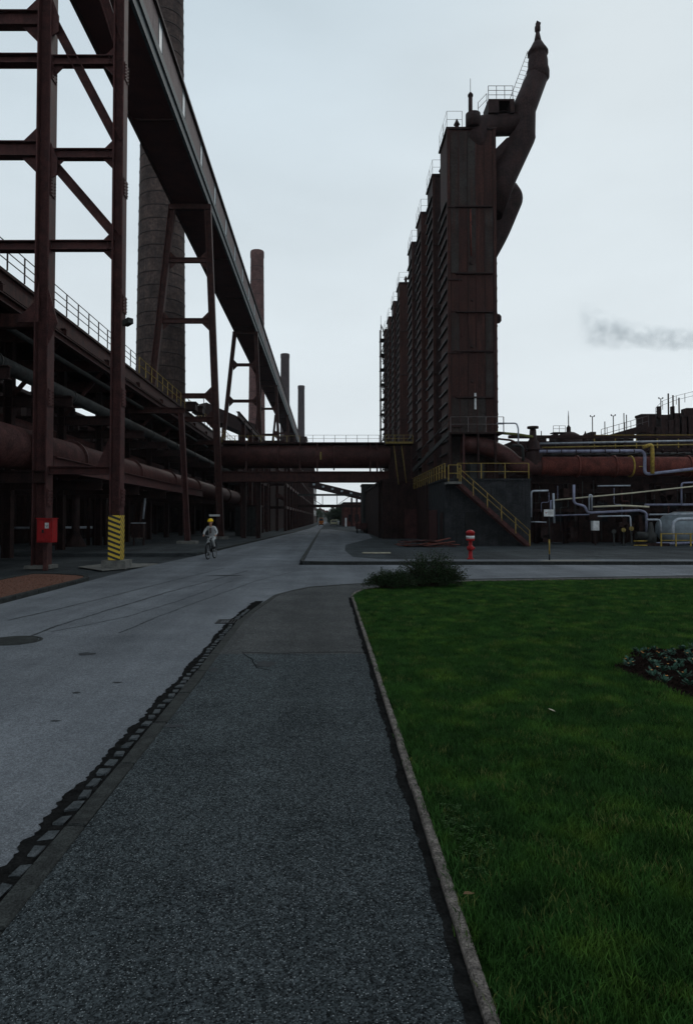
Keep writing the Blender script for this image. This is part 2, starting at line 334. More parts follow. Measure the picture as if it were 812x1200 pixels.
def fillet(pts, r, n=5):
    P = [Vector(p) for p in pts]; out = [P[0]]
    for i in range(1, len(P)-1):
        a, b, c = P[i-1], P[i], P[i+1]; u = (a-b); w = (c-b); rr = min(r, u.length*.45, w.length*.45)
        p0 = b+u.normalized()*rr; p1 = b+w.normalized()*rr
        for k in range(n+1):
            t = k/n; out.append(p0*(1-t)**2+b*2*t*(1-t)+p1*t*t)
    out.append(P[-1]); return out
def pipe(pts, r, m, label, name='pipe', group=None, rad=None, seg=12, flanges=0, cat='pipe'):
    b = MB().tube(fillet(pts, rad or r*2.5), r, seg)
    t = thing(name, label, cat, Vector(pts[0]), group)
    b.build('pipe_run', m, t)
    if flanges:
        P = [Vector(p) for p in pts]
        for i in range(len(P)-1):
            Ln = (P[i+1]-P[i]).length; k = int(Ln/flanges)
            dn = (P[i+1]-P[i]).normalized()
            for j in range(1, k+1):
                q = P[i]+dn*(j*Ln/(k+1)); MB().tube([q-dn*.05, q+dn*.05], r*1.16, seg).build('flange', m, t)
    return t
YEL2 = mat('dull yellow rail paint', (.27, .19, .055), (.14, .10, .035), 6, .6, .08, 0, .5, (.07, .04, .03))
def railing(path, label, m, h=1.05, sp=1.5, group=None, t=.02, name='railing', rails=(1.0, .52), pt=.025):
    P = [Vector(p) for p in path]; th = thing(name, label, 'railing', P[0], group)
    post = MB().box(-pt, pt, -pt, pt, 0, h).mesh('post', m)
    for f in rails:
        MB().tube([p+Vector((0, 0, h*f)) for p in P], t, 6).build('rail', m, th)
    for i in range(len(P)-1):
        L_ = (P[i+1]-P[i]).length; n = max(1, round(L_/sp))
        for k in range(n+(i == len(P)-2)):
            inst(post, 'post', th, P[i].lerp(P[i+1], k/n))
    return th

# ================================================================== GROUND
gm = MB().quad((-3000, -60, -.06), (3000, -60, -.06), (3000, 4000, -.06), (-3000, 4000, -.06)); struct('ground', gm, GROUNDM)
def sheet(pts, z): return MB().quad(*[(x, y, z) for x, y in pts])
road = MB()
road.quad(*[(x, y, 0) for x, y in [(-6.9, -20), (-1.4, -20), (-1.4, 12), (-1.4, 13.5), (-1.2, 16.2), (-.5, 17.8), (1.0, 18.9), (4, 20.2), (11, 21.4), (60, 25),
     (60, 26.75), (-1.1, 26.75), (-1.1, 120), (-.7, 200), (.4, 420), (-2.0, 420), (-2.8, 200), (-3.3, 130), (-4.3, 90), (-5.4, 60), (-6.3, 34), (-6.9, 24)]])
struct('road', road, ROADM)
# yards either side
yl = MB().prism([(-7.0, 33.8), (-6.45, 34), (-5.55, 60), (-4.45, 90), (-3.45, 130), (-2.95, 200), (-2.2, 420), (-60, 420), (-60, 33.8)], -.05, .10)
struct('yard_left', yl, GROUNDM)
yr = MB().prism([(-.95, 26.9), (60, 26.9), (60, 420), (.6, 420), (-.5, 200), (-.95, 120)], -.05, .12); struct('yard_right', yr, GROUNDM)
yp = MB().quad(*[(x, y, .124) for x, y in [(-.9, 26.95), (2.3, 27.0), (30, 27.2), (30, 28.1), (2.2, 28.4), (1.15, 30), (.95, 36), (1.2, 44), (4.0, 60), (4.6, 75), (.5, 110), (-.9, 110)]])
struct('pavement_right', yp, YARDL)
struct('concrete_apron', MB().prism([tuple(gr(*p).xy) for p in ((92, 664), (120, 668.5), (176, 663), (186, 660.5), (130, 660))], -.02, .006), CONC)
struct('concrete_patch', MB().quad((8.3, 26.95, .129), (10.9, 26.95, .129), (10.6, 28.0, .129), (9.0, 28.0, .129)), CONC)
# near footpath
pv = MB()
left = [(-1.40, -12), (-1.40, 9.0)]; 
struct('footpath', MB().prism([(-1.384, -12), (.545, -12), (.545, 9.0), (-1.408, 9.0), (-1.384, 7.5)], -.05, .030), PAVEM)
path2 = [(-1.416, 9.012), (.545, 9.012), (.545, 15.6), (.74, 16.8), (1.5, 17.75), (3.9, 19.3), (11, 20.35), (45, 22.8), (45, 23.6), (11, 21.2), (4, 20.0), (1.0, 18.75), (-.4, 17.7), (-1.08, 16.2), (-1.33, 13.6), (-1.44, 12)]
struct('footpath_far_end', MB().prism(path2, -.05, .029), PAVES)
# gutter, kerbs
kerb = thing('kerb', None, None, (0, 0, 0)); kerb['kind'] = 'structure'
kline = [Vector((-1.452, -6, 0)), Vector((-1.452, 7.5, 0)), Vector((-1.50, 11.8, 0)), Vector((-1.40, 13.7, 0)), Vector((-1.13, 16.3, 0)), Vector((-.44, 17.82, 0)), Vector((1.02, 18.88, 0)), Vector((4, 20.12, 0)), Vector((11, 21.33, 0)), Vector((45, 23.8, 0))]
def walk(line, step):
    out = []; i = 0; pos = line[0].copy(); rem = step; out.append(pos.copy())
    for i in range(len(line)-1):
        a = line[i].copy(); b = line[i+1]
        while (b-a).length >= rem:
            a = a+(b-a).normalized()*rem; out.append(a.copy()); rem = step
        rem -= (b-a).length
    return out
def stone(bm_w, bm_l, z0, z1, jit=.006, bev=.008):
    bm = bmesh.new(); bmesh.ops.create_cube(bm, size=1)
    for v in bm.verts:
        v.co.x *= bm_w; v.co.y *= bm_l; v.co.z = z1 if v.co.z > 0 else z0
        v.co.x += random.uniform(-jit, jit); v.co.y += random.uniform(-jit, jit)
        if v.co.z == z1: v.co.z += random.uniform(-jit, jit)*.6
    bmesh.ops.bevel(bm, geom=bm.edges[:], offset=bev, segments=2 if bev > .012 else 1, affect='EDGES')
    return bm
def bm_mesh(bm, name, m):
    me = bpy.data.meshes.new(name); bm.to_mesh(me); bm.free(); me.materials.append(m); return me
kmesh = [bm_mesh(stone(.116, .985, -.05, .034, .006, .010), 'kerb_stone', KERB) for _ in range(5)]
for a, b in zip(walk(kline, 1.0)[:-1], walk(kline, 1.0)[1:]):
    if a.y < 1: continue
    c = (a+b)/2; inst(random.choice(kmesh), 'kerb_stone', kerb, c+Vector((0, 0, random.uniform(-.003, .003))), rot=(0, 0, math.atan2(b.y-a.y, b.x-a.x)-math.pi/2))
goff = lambda Y: -.048*max(0, min(1, (Y-7.5)/4.3))+.055*max(0, Y-12.2)
gut = thing('gutter', None, None, (0, 0, 0)); gut['kind'] = 'structure'
cmesh = [bm_mesh(stone(.118, .172, -.03, .016, .019, .028), 'gutter_stone', COB) for _ in range(14)]
y = 2.0
while y < 13.6:
    if not 11.7 < y < 12.25:
        xx = -1.574+goff(y)
        inst(random.choice(cmesh), 'gutter_stone', gut, (xx+random.uniform(-.008, .008), y, random.uniform(-.009, .003)), rot=(random.uniform(-.05, .05), random.uniform(-.07, .03), random.uniform(-.13, .13)), scale=(1, random.uniform(.82, 1.05), 1))
    y += random.uniform(.182, .2)
dirt = MB(); pr = None; yy = 1.5
pts_l = []
wk = 0.0
while yy < 15:
    wk = max(-.022, min(.022, wk*.88+random.gauss(0, .007)))
    pts_l.append((-1.682+goff(yy)+wk+random.uniform(-.012, .012), yy)); yy += .028
for i in range(len(pts_l)-1):
    a, b = pts_l[i], pts_l[i+1]; dx = goff(a[1])
    dirt.quad((a[0], a[1], .0035), (-1.49+dx, a[1], .0035), (-1.49+dx, b[1], .0035), (b[0], b[1], .0035))
struct('gutter_dirt', dirt, DIRT)
ed_dirt = MB(); yy = .5; wk = 0.0; pl_ = []
while yy < 15.4:
    wk = max(-.05, min(.03, wk*.92+random.gauss(0, .010))); pl_.append((.492+wk*.5+random.uniform(-.008, .008), yy)); yy += .03
for a, b in zip(pl_[:-1], pl_[1:]): ed_dirt.quad((a[0], a[1], .0335), (.547, a[1], .0335), (.547, b[1], .0335), (b[0], b[1], .0335))
struct('path_edge_dirt', ed_dirt, DIRT)
# gully grate
gg = thing('gully_grate', 'small square cast iron drain grate at the kerb beside the footpath bend', 'drain grate', (-1.68, 12.0, 0))
MB().box(-1.92, -1.50, 11.78, 11.82, -.02, .012).box(-1.92, -1.50, 12.18, 12.22, -.02, .012).box(-1.92, -1.88, 11.82, 12.18, -.02, .012).box(-1.54, -1.50, 11.82, 12.18, -.02, .012).build('frame', BLACK, gg)
for k in range(7): MB().box(-1.865+k*.048, -1.845+k*.048, 11.82, 12.18, -.02, .010).build('bar', BLACK, gg)
# manhole
mh = thing('manhole_cover', 'round dark manhole cover set in the road at the left edge of the picture', 'manhole cover', (-4.62, 10.15, 0))
MB().lathe([(.40, -.02), (.40, .006), (.35, .006), (.35, -.02)], 32, (-4.62, 10.15, 0)).build('frame', KERB, mh)
MB().lathe([(.335, -.02), (.335, .008)], 32, (-4.62, 10.15, 0)).build('lid', KERB, mh)
# tar seams and repair patches on the road
def strip(name, line, w, m, z=.0036):
    P = []
    for a, b in zip(line[:-1], line[1:]):
        A = gr(*a); B = gr(*b); n_ = max(2, int((B-A).length/.12))
        P += [A.lerp(B, k/n_) for k in range(n_)]
    P.append(gr(*line[-1])); b_ = MB(); off = 0; pr_ = None
    for i, p in enumerate(P):
        q = P[min(i+1, len(P)-1)]-P[max(i-1, 0)]; nn_ = Vector((-q.y, q.x, 0)).normalized(); off = off*.85+random.uniform(-.012, .012); ww = w*random.uniform(.45, 1.25)/2
        c = (p+nn_*(off+ww), p+nn_*(off-ww))
        if pr_: b_.quad(*[(v.x, v.y, z) for v in (pr_[0], pr_[1], c[1], c[0])])
        pr_ = c
    return struct(name, b_, m)
TAR = mat('old tar seam', (.045, .048, .052), (.03, .032, .034), 9, .8, .3, spec=.03, world=True)
strip('road_seam', [(36, 746), (70, 733), (140, 711), (200, 693), (290, 669)], .055, TAR)
strip('road_seam', [(10, 727), (60, 716), (130, 699), (200, 681), (262, 666)], .05, TAR)
strip('road_seam', [(60, 741), (150, 723), (215, 702), (272, 681)], .03, TAR)
strip('road_seam', [(140, 742), (230, 706), (300, 681), (352, 668)], .03, TAR)
strip('footpath_crack', [(284, 767), (330, 768.5), (380, 767), (434, 767)], .02, DIRT, .0335)
strip('footpath_crack', [(284, 768), (296, 776), (300, 786), (318, 789)], .012, DIRT, .0335)
def patch(name, px, py, rx, ry, m, z):
    c = gr(px, py); b_ = MB(); b_.quad(*[(c.x+rx*math.cos(a)*random.uniform(.75, 1.2), c.y+ry*math.sin(a)*random.uniform(.75, 1.2), z) for a in [k*math.pi/9 for k in range(18)]]); return struct(name, b_, m)
patch('road_patch', 102, 766.5, .13, .10, TAR, .0036); patch('road_patch', 266, 674.5, .55, .20, TAR, .0036); patch('road_patch', 90, 812, .05, .03, TAR, .0036); patch('road_patch', 138, 800, .05, .03, TAR, .0036); patch('road_patch', 66, 845, .05, .02, TAR, .0036)
patch('footpath_stain', 312, 781, .12, .16, TAR, .0335); patch('footpath_stain', 204, 855, .09, .05, TAR, .0335); patch('footpath_stain', 250, 788, .05, .12, TAR, .0335)
# far kerbs
def kerbline(name, line, w, z0, z1, m, step=1.0, parent=None):
    t = thing(name, None, None, (0, 0, 0)); t['kind'] = 'structure'
    me = [bm_mesh(stone(w, step-.015, z0, z1, .004, .012), 'kerb_stone', m) for _ in range(3)]
    pts = walk([Vector((x, y, 0)) for x, y in line], step)
    for i, (a, b) in enumerate(zip(pts[:-1], pts[1:])):
        c = (a+b)/2; inst(me[i % 3], 'kerb_stone', t, c, rot=(0, 0, math.atan2(b.y-a.y, b.x-a.x)-math.pi/2))
    return t
kerbline('kerb_far', [(45, 26.82), (-.55, 26.82), (-.9, 26.95), (-1.02, 27.3), (-1.02, 110)], .15, -.05, .135, KERB, 1.0)
kerbline('kerb_left', [(-6.95, 34), (-6.37, 34.1), (-5.48, 60), (-4.38, 90), (-3.9, 110)], .14, -.05, .115, KERB, 1.0)
# gravel island
isl = [(-9.15, 2), (-7.02, 2), (-7.02, 19.4), (-7.08, 20.0), (-7.3, 20.5), (-7.7, 20.85), (-8.4, 21.2), (-9.15, 21.4)]
struct('gravel_island', MB().prism(isl, -.05, .085), GRAVEL)
kerbline('kerb_island', [(-6.95, 2), (-6.95, 19.4), (-7.02, 20.1), (-7.27, 20.6), (-7.68, 20.95), (-8.4, 21.3), (-9.2, 21.5), (-9.22, 2)], .13, -.05, .11, KERB, .6)
# loose gravel stones on the island
gs = MB()
for _ in range(2600):
    x = random.uniform(-9.1, -7.1); yy = random.uniform(12, 20.6); r = random.uniform(.012, .035)
    if yy > 18.4 and x > -7.1-(yy-18.4)*.35: continue
    p = [(x+r*math.cos(a)*random.uniform(.7, 1.2), yy+r*math.sin(a)*random.uniform(.7, 1.2)) for a in (0, 1.4, 2.9, 4.4)]
    i = len(gs.v); gs.v += [(q[0], q[1], .08) for q in p]+[(x, yy, .085+r*.8)]
    for k in range(4): gs.f.append((i+k, i+(k+1) % 4, i+4)); gs.sm.append(False)
tag(gs.build('gravel', GRAVEL), 'loose reddish gravel covering the kerbed island at the left roadside', 'gravel', kind='stuff')

# ================================================================== LAWN
lawn_pts = [(.605, -8), (.605, 15.5), (.84, 16.75), (1.55, 17.68), (3.9, 19.2), (11, 20.28), (45, 22.7), (45, -8)]
lawn_o = struct('lawn', MB().prism(lawn_pts, -.05, .035), TURF)
BEDC = Vector((5.17, 7.5)); BEDR = 1.85
def bed_r(a): return BEDR*(1+.05*math.sin(3*a+1)+.03*math.sin(7*a))
# edging stones of the lawn
ed = thing('lawn_edging', None, None, (0, 0, 0)); ed['kind'] = 'structure'
eline = [Vector((x, y, 0)) for x, y in [(.575, 0), (.575, 15.5), (.64, 16.2), (.85, 16.85), (1.15, 17.35), (1.6, 17.8), (2.6, 18.5), (3.9, 19.27), (7, 19.9), (11, 20.35), (20, 21.0)]]
emesh = [bm_mesh(stone(.055, .99, -.05, .062, .0035, .009), 'edging_stone', EDGE) for _ in range(6)]
esh = [bm_mesh(stone(.055, .485, -.05, .062, .0035, .009), 'edging_stone', EDGE) for _ in range(4)]
pts = walk(eline[:2], .9)
for a, b in zip(pts[:-1], pts[1:]):
    inst(random.choice(emesh), 'edging_stone', ed, (a+b)/2+Vector((random.uniform(-.004, .004), 0, random.uniform(-.005, .005))), rot=(0, random.uniform(-.04, .04), random.uniform(-.006, .006)), scale=(1, .905, 1))
pts = walk(eline[1:], .45)
for a, b in zip(pts[:-1], pts[1:]):
    inst(random.choice(esh), 'edging_stone', ed, (a+b)/2, rot=(0, 0, math.atan2(b.y-a.y, b.x-a.x)-math.pi/2), scale=(1, .93, 1))

def clump(seed, n, rad, h):
    rnd = random.Random(seed); b = MB()
    for _ in range(n):
        a = rnd.uniform(0, 6.283); r = rad*math.sqrt(rnd.random()); x, y = r*math.cos(a), r*math.sin(a)
        hh = h*rnd.uniform(.35, 1.5); t = rnd.uniform(0, 6.283); w = rnd.uniform(.0015, .003); ln = hh*rnd.uniform(.1, .9); la = rnd.uniform(0, 6.283)
        dx, dy = w*math.cos(t), w*math.sin(t); lx, ly = ln*math.cos(la), ln*math.sin(la)
        i = len(b.v)
        b.v += [(x-dx, y-dy, 0), (x+dx, y+dy, 0), (x+dx*.8+lx*.35, y+dy*.8+ly*.35, hh*.6), (x-dx*.8+lx*.35, y-dy*.8+ly*.35, hh*.6), (x+lx, y+ly, hh)]
        b.f += [(i, i+1, i+2, i+3), (i+3, i+2, i+4)]; b.sm += [False, False]
    return b.mesh('grass_clump', GRASSM)
def grass_field(name, verts_faces, label, d_near, d_far, y0, y1, n, rad, h, kinds=6):
    me = bpy.data.meshes.new(name); me.from_pydata(verts_faces[0], [], verts_faces[1]); me.materials.append(GRASSM)
    o = bpy.data.objects.new(name, me); C.objects.link(o); tag(o, label, 'grass', kind='stuff')
    ng = bpy.data.node_groups.new(name, 'GeometryNodeTree'); ng.interface.new_socket('Geometry', in_out='INPUT', socket_type='NodeSocketGeometry'); ng.interface.new_socket('Geometry', in_out='OUTPUT', socket_type='NodeSocketGeometry')
    N = ng.nodes.new; l = ng.links.new; gi = N('NodeGroupInput'); go = N('NodeGroupOutput')
    di = N('GeometryNodeDistributePointsOnFaces'); l(gi.outputs[0], di.inputs['Mesh'])
    po = N('GeometryNodeInputPosition'); se = N('ShaderNodeSeparateXYZ'); l(po.outputs[0], se.inputs[0])
    m1 = N('ShaderNodeMapRange'); m1.inputs['From Min'].default_value = y0; m1.inputs['From Max'].default_value = y1; m1.inputs['To Min'].default_value = d_near; m1.inputs['To Max'].default_value = d_far
    l(se.outputs['Y'], m1.inputs['Value']); l(m1.outputs[0], di.inputs['Density'])
    jo = N('GeometryNodeJoinGeometry')
    rv = N('FunctionNodeRandomValue'); rv.data_type = 'FLOAT_VECTOR'; rv.inputs['Min'].default_value = (-.12, -.12, 0); rv.inputs['Max'].default_value = (.12, .12, 6.283)
    rs = N('FunctionNodeRandomValue'); rs.data_type = 'FLOAT'; rs.inputs[2].default_value = .7; rs.inputs[3].default_value = 1.3
    gt = N('GeometryNodeGeometryToInstance') ; jj = N('GeometryNodeJoinGeometry')
    for k in range(kinds):
        so = bpy.data.objects.new('grass_clump', clump(100+k+len(name), n, rad, h)); oi = N('GeometryNodeObjectInfo'); oi.inputs['Object'].default_value = so; oi.inputs['As Instance'].default_value = True
        l(oi.outputs['Geometry'], jj.inputs[0])
    ip = N('GeometryNodeInstanceOnPoints'); l(di.outputs['Points'], ip.inputs['Points']); l(jj.outputs[0], ip.inputs['Instance']); ip.inputs['Pick Instance'].default_value = True
    l(rv.outputs[0], ip.inputs['Rotation']); l(rs.outputs[1], ip.inputs['Scale']); l(ip.outputs[0], go.inputs[0])
    md = o.modifiers.new('grass', 'NODES'); md.node_group = ng; return o
# grass sheet with the flower bed left out
vv = []; ff = []
res = .125
yv = 1.4
def inlawn(x, y):
    if x < .635: return False
    lim = 15.5+(x-.66)*5 if x < .9 else (16.8+(x-.9)*1.1 if x < 1.55 else (17.55+(x-1.55)*.65 if x < 3.9 else 19.1+(x-3.9)*.15))
    return y < lim
while yv < 21.4:
    xv = .635
    while xv < 14.5:
        cx, cy = xv+res/2, yv+res/2; dd = Vector((cx, cy))-BEDC; a = math.atan2(dd.y, dd.x)
        if inlawn(cx+.05, cy+.06) and dd.length > bed_r(a)-.02:
            i = len(vv); vv += [(xv, yv, .034), (xv+res, yv, .034), (xv+res, yv+res, .034), (xv, yv+res, .034)]; ff.append((i, i+1, i+2, i+3))
        xv += res
    yv += res
grass_field('grass', (vv, ff), 'short green mown grass covering the lawn right of the footpath', 470, 150, 2.0, 13.0, 50, .085, .036)
# ragged longer grass at the edging
ev = []; ef = []; yv = 1.8
while yv < 15.4:
    i = len(ev); ev += [(.612, yv, .034), (.68, yv, .034), (.68, yv+.3, .034), (.612, yv+.3, .034)]; ef.append((i, i+1, i+2, i+3)); yv += .3
grass_field('edge_grass', (ev, ef), 'longer ragged grass growing along the inside of the lawn edging', 420, 120, 2, 13, 26, .03, .05, 3)
# weeds by edging
wd = MB()
for _ in range(300):
    x = .66+abs(random.gauss(0, .09)); yy = random.gauss(3.85, .2); z = random.uniform(.055, .09); r = random.uniform(.006, .012); a = random.uniform(0, 6.28)
    for k in range(3):
        an = a+k*2.1; cx, cy = x+math.cos(an)*r, yy+math.sin(an)*r
        wd.quad((cx-r*.8, cy, z), (cx, cy-r*.8, z+.003), (cx+r*.8, cy, z), (cx, cy+r*.8, z-.002))
tag(wd.build('clover', mat('clover leaf', (.05, .11, .03), (.03, .07, .02), 20, .6, .0), recalc=False), 'patch of small clover leaves in the grass beside the lawn edging', 'clover', kind='stuff')
def leafmesh(s, curl=.3):
    b = MB(); pr = [(0, -.5, 0), (.22, -.2, curl*.12), (.25, .1, curl*.15), (0, .5, curl*.05), (-.25, .1, curl*.15), (-.22, -.2, curl*.12)]
    i = 0; b.v = [tuple(c*s for c in p) for p in pr]+[(0, 0, 0)]
    b.f = [(k, (k+1) % 6, 6) for k in range(6)]; b.sm = [False]*6
    return b
for (px, py, a, lab, mm) in ((646, 832, .8, 'pale yellow fallen leaf lying in the middle of the lawn', PLANK), (549, 1047, 2.2, 'brown fallen leaf on the grass near the lawn edging', mat('brown dead leaf', (.13, .075, .04), (.09, .05, .03)))):
    p = gr(px, py, .085); o = tag(leafmesh(.075).build('fallen_leaf', mm, None, loc=p, recalc=False), lab, 'leaf'); o.rotation_euler = (.2, .1, a)

# flower bed
fb = MB(); ring = [(BEDC.x+bed_r(a)*math.cos(a), BEDC.y+bed_r(a)*math.sin(a)) for a in [k*math.pi/24 for k in range(48)]]
fb.prism(ring, 0, .045); 
bedo = tag(fb.build('flower_bed', SOIL), kind='structure')
# soil clods
cl_ = MB()
for _ in range(2600):
    a = random.uniform(0, 6.283); r = math.sqrt(random.random())*(bed_r(a)-.03); x = BEDC.x+r*math.cos(a); yy = BEDC.y+r*math.sin(a); s = random.uniform(.01, .04)
    i = len(cl_.v); cl_.v += [(x+s*math.cos(t)*random.uniform(.7, 1.2), yy+s*math.sin(t)*random.uniform(.7, 1.2), .04) for t in (0, 1.57, 3.14, 4.71)]+[(x, yy, .045+s*.7)]
    for k in range(4): cl_.f.append((i+k, i+(k+1) % 4, i+4)); cl_.sm.append(False)
tag(cl_.build('soil', SOIL), 'dark crumbly soil of the round flower bed', 'soil', kind='stuff')
def bedding(seed):
    rnd = random.Random(seed); lf = MB(); fl = MB()
    for k in range(rnd.randint(16, 26)):
        a = rnd.uniform(0, 6.283); t = rnd.uniform(.15, 1.1); ln = rnd.uniform(.045, .085); w = ln*.26; z0 = rnd.uniform(.01, .06)
        dx, dy = math.cos(a), math.sin(a); r0 = rnd.uniform(0, .05)
        p0 = Vector((dx*r0, dy*r0, z0)); p1 = p0+Vector((dx*math.cos(t), dy*math.cos(t), math.sin(t)))*ln; mid = (p0+p1)/2+Vector((0, 0, .008)); sd_ = Vector((-dy, dx, 0))*w
        i = len(lf.v); lf.v += [tuple(p0), tuple(mid+sd_), tuple(p1), tuple(mid-sd_)]; lf.f.append((i, i+1, i+2, i+3)); lf.sm.append(False)
    for k in range(rnd.randint(0, 2)):
        c = Vector((rnd.uniform(-.05, .05), rnd.uniform(-.05, .05), rnd.uniform(.07, .1)))
        for q in range(5):
            a = q*1.256; i = len(fl.v); r = .013
            fl.v += [tuple(c), tuple(c+Vector((math.cos(a-.5)*r, math.sin(a-.5)*r, .004))), tuple(c+Vector((math.cos(a)*r*1.4, math.sin(a)*r*1.4, .006))), tuple(c+Vector((math.cos(a+.5)*r, math.sin(a+.5)*r, .004)))]
            fl.f.append((i, i+1, i+2, i+3)); fl.sm.append(False)
    return lf.mesh('leaves', BEDLEAF), (fl.mesh('blossom', FLOWER) if fl.f else None)
bk = [bedding(s) for s in range(6)]
placed = []
tries = 0
while len(placed) < 170 and tries < 4000:
    tries += 1
    a = random.uniform(0, 6.283); r = math.sqrt(random.random())*(bed_r(a)-.12); p = Vector((BEDC.x+r*math.cos(a), BEDC.y+r*math.sin(a)))
    if all((p-q).length > .15 for q in placed):
        placed.append(p); lm, fm = random.choice(bk)
        t = thing('bedding_plant', 'small blue green bedding plant in the dark flower bed on the lawn', 'plant', (p.x, p.y, .045), 'bedding plants in the flower bed')
        rz = random.uniform(0, 6.28); s = random.uniform(.55, 1.05)
        t.rotation_euler = (0, 0, rz); t.scale = (s, s, s)
        for me, nm in ((lm, 'leaves'), (fm, 'blossom')):
            if me: o = bpy.data.objects.new(nm, me); C.objects.link(o); o.parent = t

# shrub
def shrub(name, label, c, rx, ry, h, n, seed, group):
    rnd = random.Random(seed); t = thing(name, label, 'shrub', c, group); tw = MB(); lf = MB(); c = Vector(c)
    for k in range(n):
        a = rnd.uniform(0, 6.283); el = math.acos(rnd.uniform(.0, 1.0)); L_ = rnd.uniform(.72, 1.08)
        tip = c+Vector((rx*math.sin(el)*math.cos(a)*L_, ry*math.sin(el)*math.sin(a)*L_, .08+h*math.cos(el)*L_*rnd.uniform(.8, 1.05)))
        b0 = c+Vector((rx*.35*math.cos(a)*rnd.random(), ry*.35*math.sin(a)*rnd.random(), .02)); mid = b0.lerp(tip, .5)+Vector((rnd.uniform(-.08, .08), rnd.uniform(-.08, .08), .1))
        P = [b0, mid, tip+Vector((rnd.uniform(-.03, .03), 0, rnd.uniform(-.03, .05)))]
        tw.tube(P, [.007, .005, .002], 3, caps=False, smooth=False)
        for j in range(30):
            u = rnd.uniform(.2, 1.0)**.7; q = P[0].lerp(P[1], u*2) if u < .5 else P[1].lerp(P[2], u*2-1)
            q = q+Vector((rnd.gauss(0, .035), rnd.gauss(0, .035), rnd.gauss(0, .03))); s = rnd.uniform(.014, .028)
            d1 = Vector((rnd.uniform(-1, 1), rnd.uniform(-1, 1), rnd.uniform(-.2, 1))).normalized(); d2 = d1.cross(Vector((rnd.uniform(-1, 1), rnd.uniform(-1, 1), rnd.uniform(-1, 1)))).normalized()
            i = len(lf.v); lf.v += [tuple(q-d1*s), tuple(q+d2*s*.42), tuple(q+d1*s), tuple(q-d2*s*.42)]; lf.f.append((i, i+1, i+2, i+3)); lf.sm.append(False)
    tw.build('stems', TWIG, t, recalc=False); lf.build('foliage', LEAFM, t, recalc=False); return t
shrub('shrub', 'bushy dark green shrub at the corner of the lawn, the taller one', (2.72, 17.75, .03), .98, .6, .90, 520, 1, 'shrubs at the lawn corner')
shrub('shrub', 'low spreading dark green shrub at the rounded lawn corner, left of the taller one', (1.62, 17.2, .03), .72, .42, .46, 300, 2, 'shrubs at the lawn corner')
# dark soil under shrubs
struct('shrub_soil', MB().prism([(.95, 16.75), (1.6, 16.7), (2.6, 16.95), (3.5, 17.6), (3.9, 18.6), (3.2, 18.7), (1.8, 17.8), (1.1, 17.1)], 0, .042), SOIL)

# ================================================================== CONVEYOR GALLERY
CX0, CX1, CZ = -13.2, -10.1, 28.6
gal = thing('conveyor_gallery', 'long enclosed rusty conveyor gallery running high overhead on trestles towards the far end', 'conveyor', (-11.6, 20, CZ))
YA, YB = -6.0, 262.0
MB().box(CX0, CX1, YA, YB, CZ+.12, CZ+.3).build('floor', mat('brown gallery underside', (.105, .045, .042), (.075, .034, .033), .8, .8, .1, 0, .3, (.04, .02, .02)), gal)
MB().box(CX0-.08, CX0+.12, YA, YB, CZ-.02, CZ+.62).build('edge_girder', STEEL, gal)
MB().box(CX1-.12, CX1+.08, YA, YB, CZ-.02, CZ+.62).build('edge_girder', SILL, gal)
MB().box(CX1+.0, CX1+.2, YA, YB, CZ+.63, CZ+1.15).build('sill', SILL, gal)
MB().box(CX0+.1, CX1-.02, YA, YB, CZ+.31, CZ+3.2).build('wall_core', STEELD, gal)
pm = MB().box(-.03, .03, .02, 2.21, 0, 1.98).mesh('side_panel', CLAD)
pm1 = MB().box(-.03, .03, .02, 1.21, 0, 1.98).mesh('side_panel', CLAD)
wf = MB().box(-.05, .05, 0, .96, 0, .12).box(-.05, .05, 0, .96, 1.86, 1.98).box(-.05, .05, 0, .06, .12, 1.86).box(-.05, .05, .90, .96, .12, 1.86).mesh('window_frame', SILL)
wp = MB().box(-.02, .02, .06, .90, .12, 1.86).mesh('pane', FROST)
y = YA
while y < YB-7:
    inst(pm, 'side_panel', gal, (CX1+.04, y, CZ+1.16)); inst(pm, 'side_panel', gal, (CX1+.04, y+2.23, CZ+1.16)); inst(pm1, 'side_panel', gal, (CX1+.04, y+4.46, CZ+1.16))
    w = inst(wf, 'window', gal, (CX1+.05, y+5.70, CZ+1.16)); pn = bpy.data.objects.new('pane', wp); C.objects.link(pn); pn.parent = w
    y += 6.7
MB().box(CX0-.15, CX1+.25, YA, YB, CZ+3.2, CZ+3.42).build('roof', STEELD, gal)
# floor cross ribs under gallery
rb = MB().box(CX0+.14, CX1-.14, -.07, .07, -.0, .11).mesh('floor_beam', STEEL)
y = 8.0
while y < 255: inst(rb, 'floor_beam', gal, (0, y, CZ)); y += 12.4
hd = thing('transfer_house', 'dark boxy transfer house at the far end of the overhead conveyor gallery', 'building', (-9.5, 263, 0))
MB().box(-18, -8.1, 263, 276, 0, 33).build('wall', WALLB, hd); MB().box(-18.4, -7.7, 262.7, 276.4, 33, 33.6).build('roof', STEELD, hd)
for z in (22, 26, 30): 
    for x in (-16, -13, -10): MB().box(x, x+1.4, 262.9, 263.1, z, z+1.6).build('window', DARKW, hd)

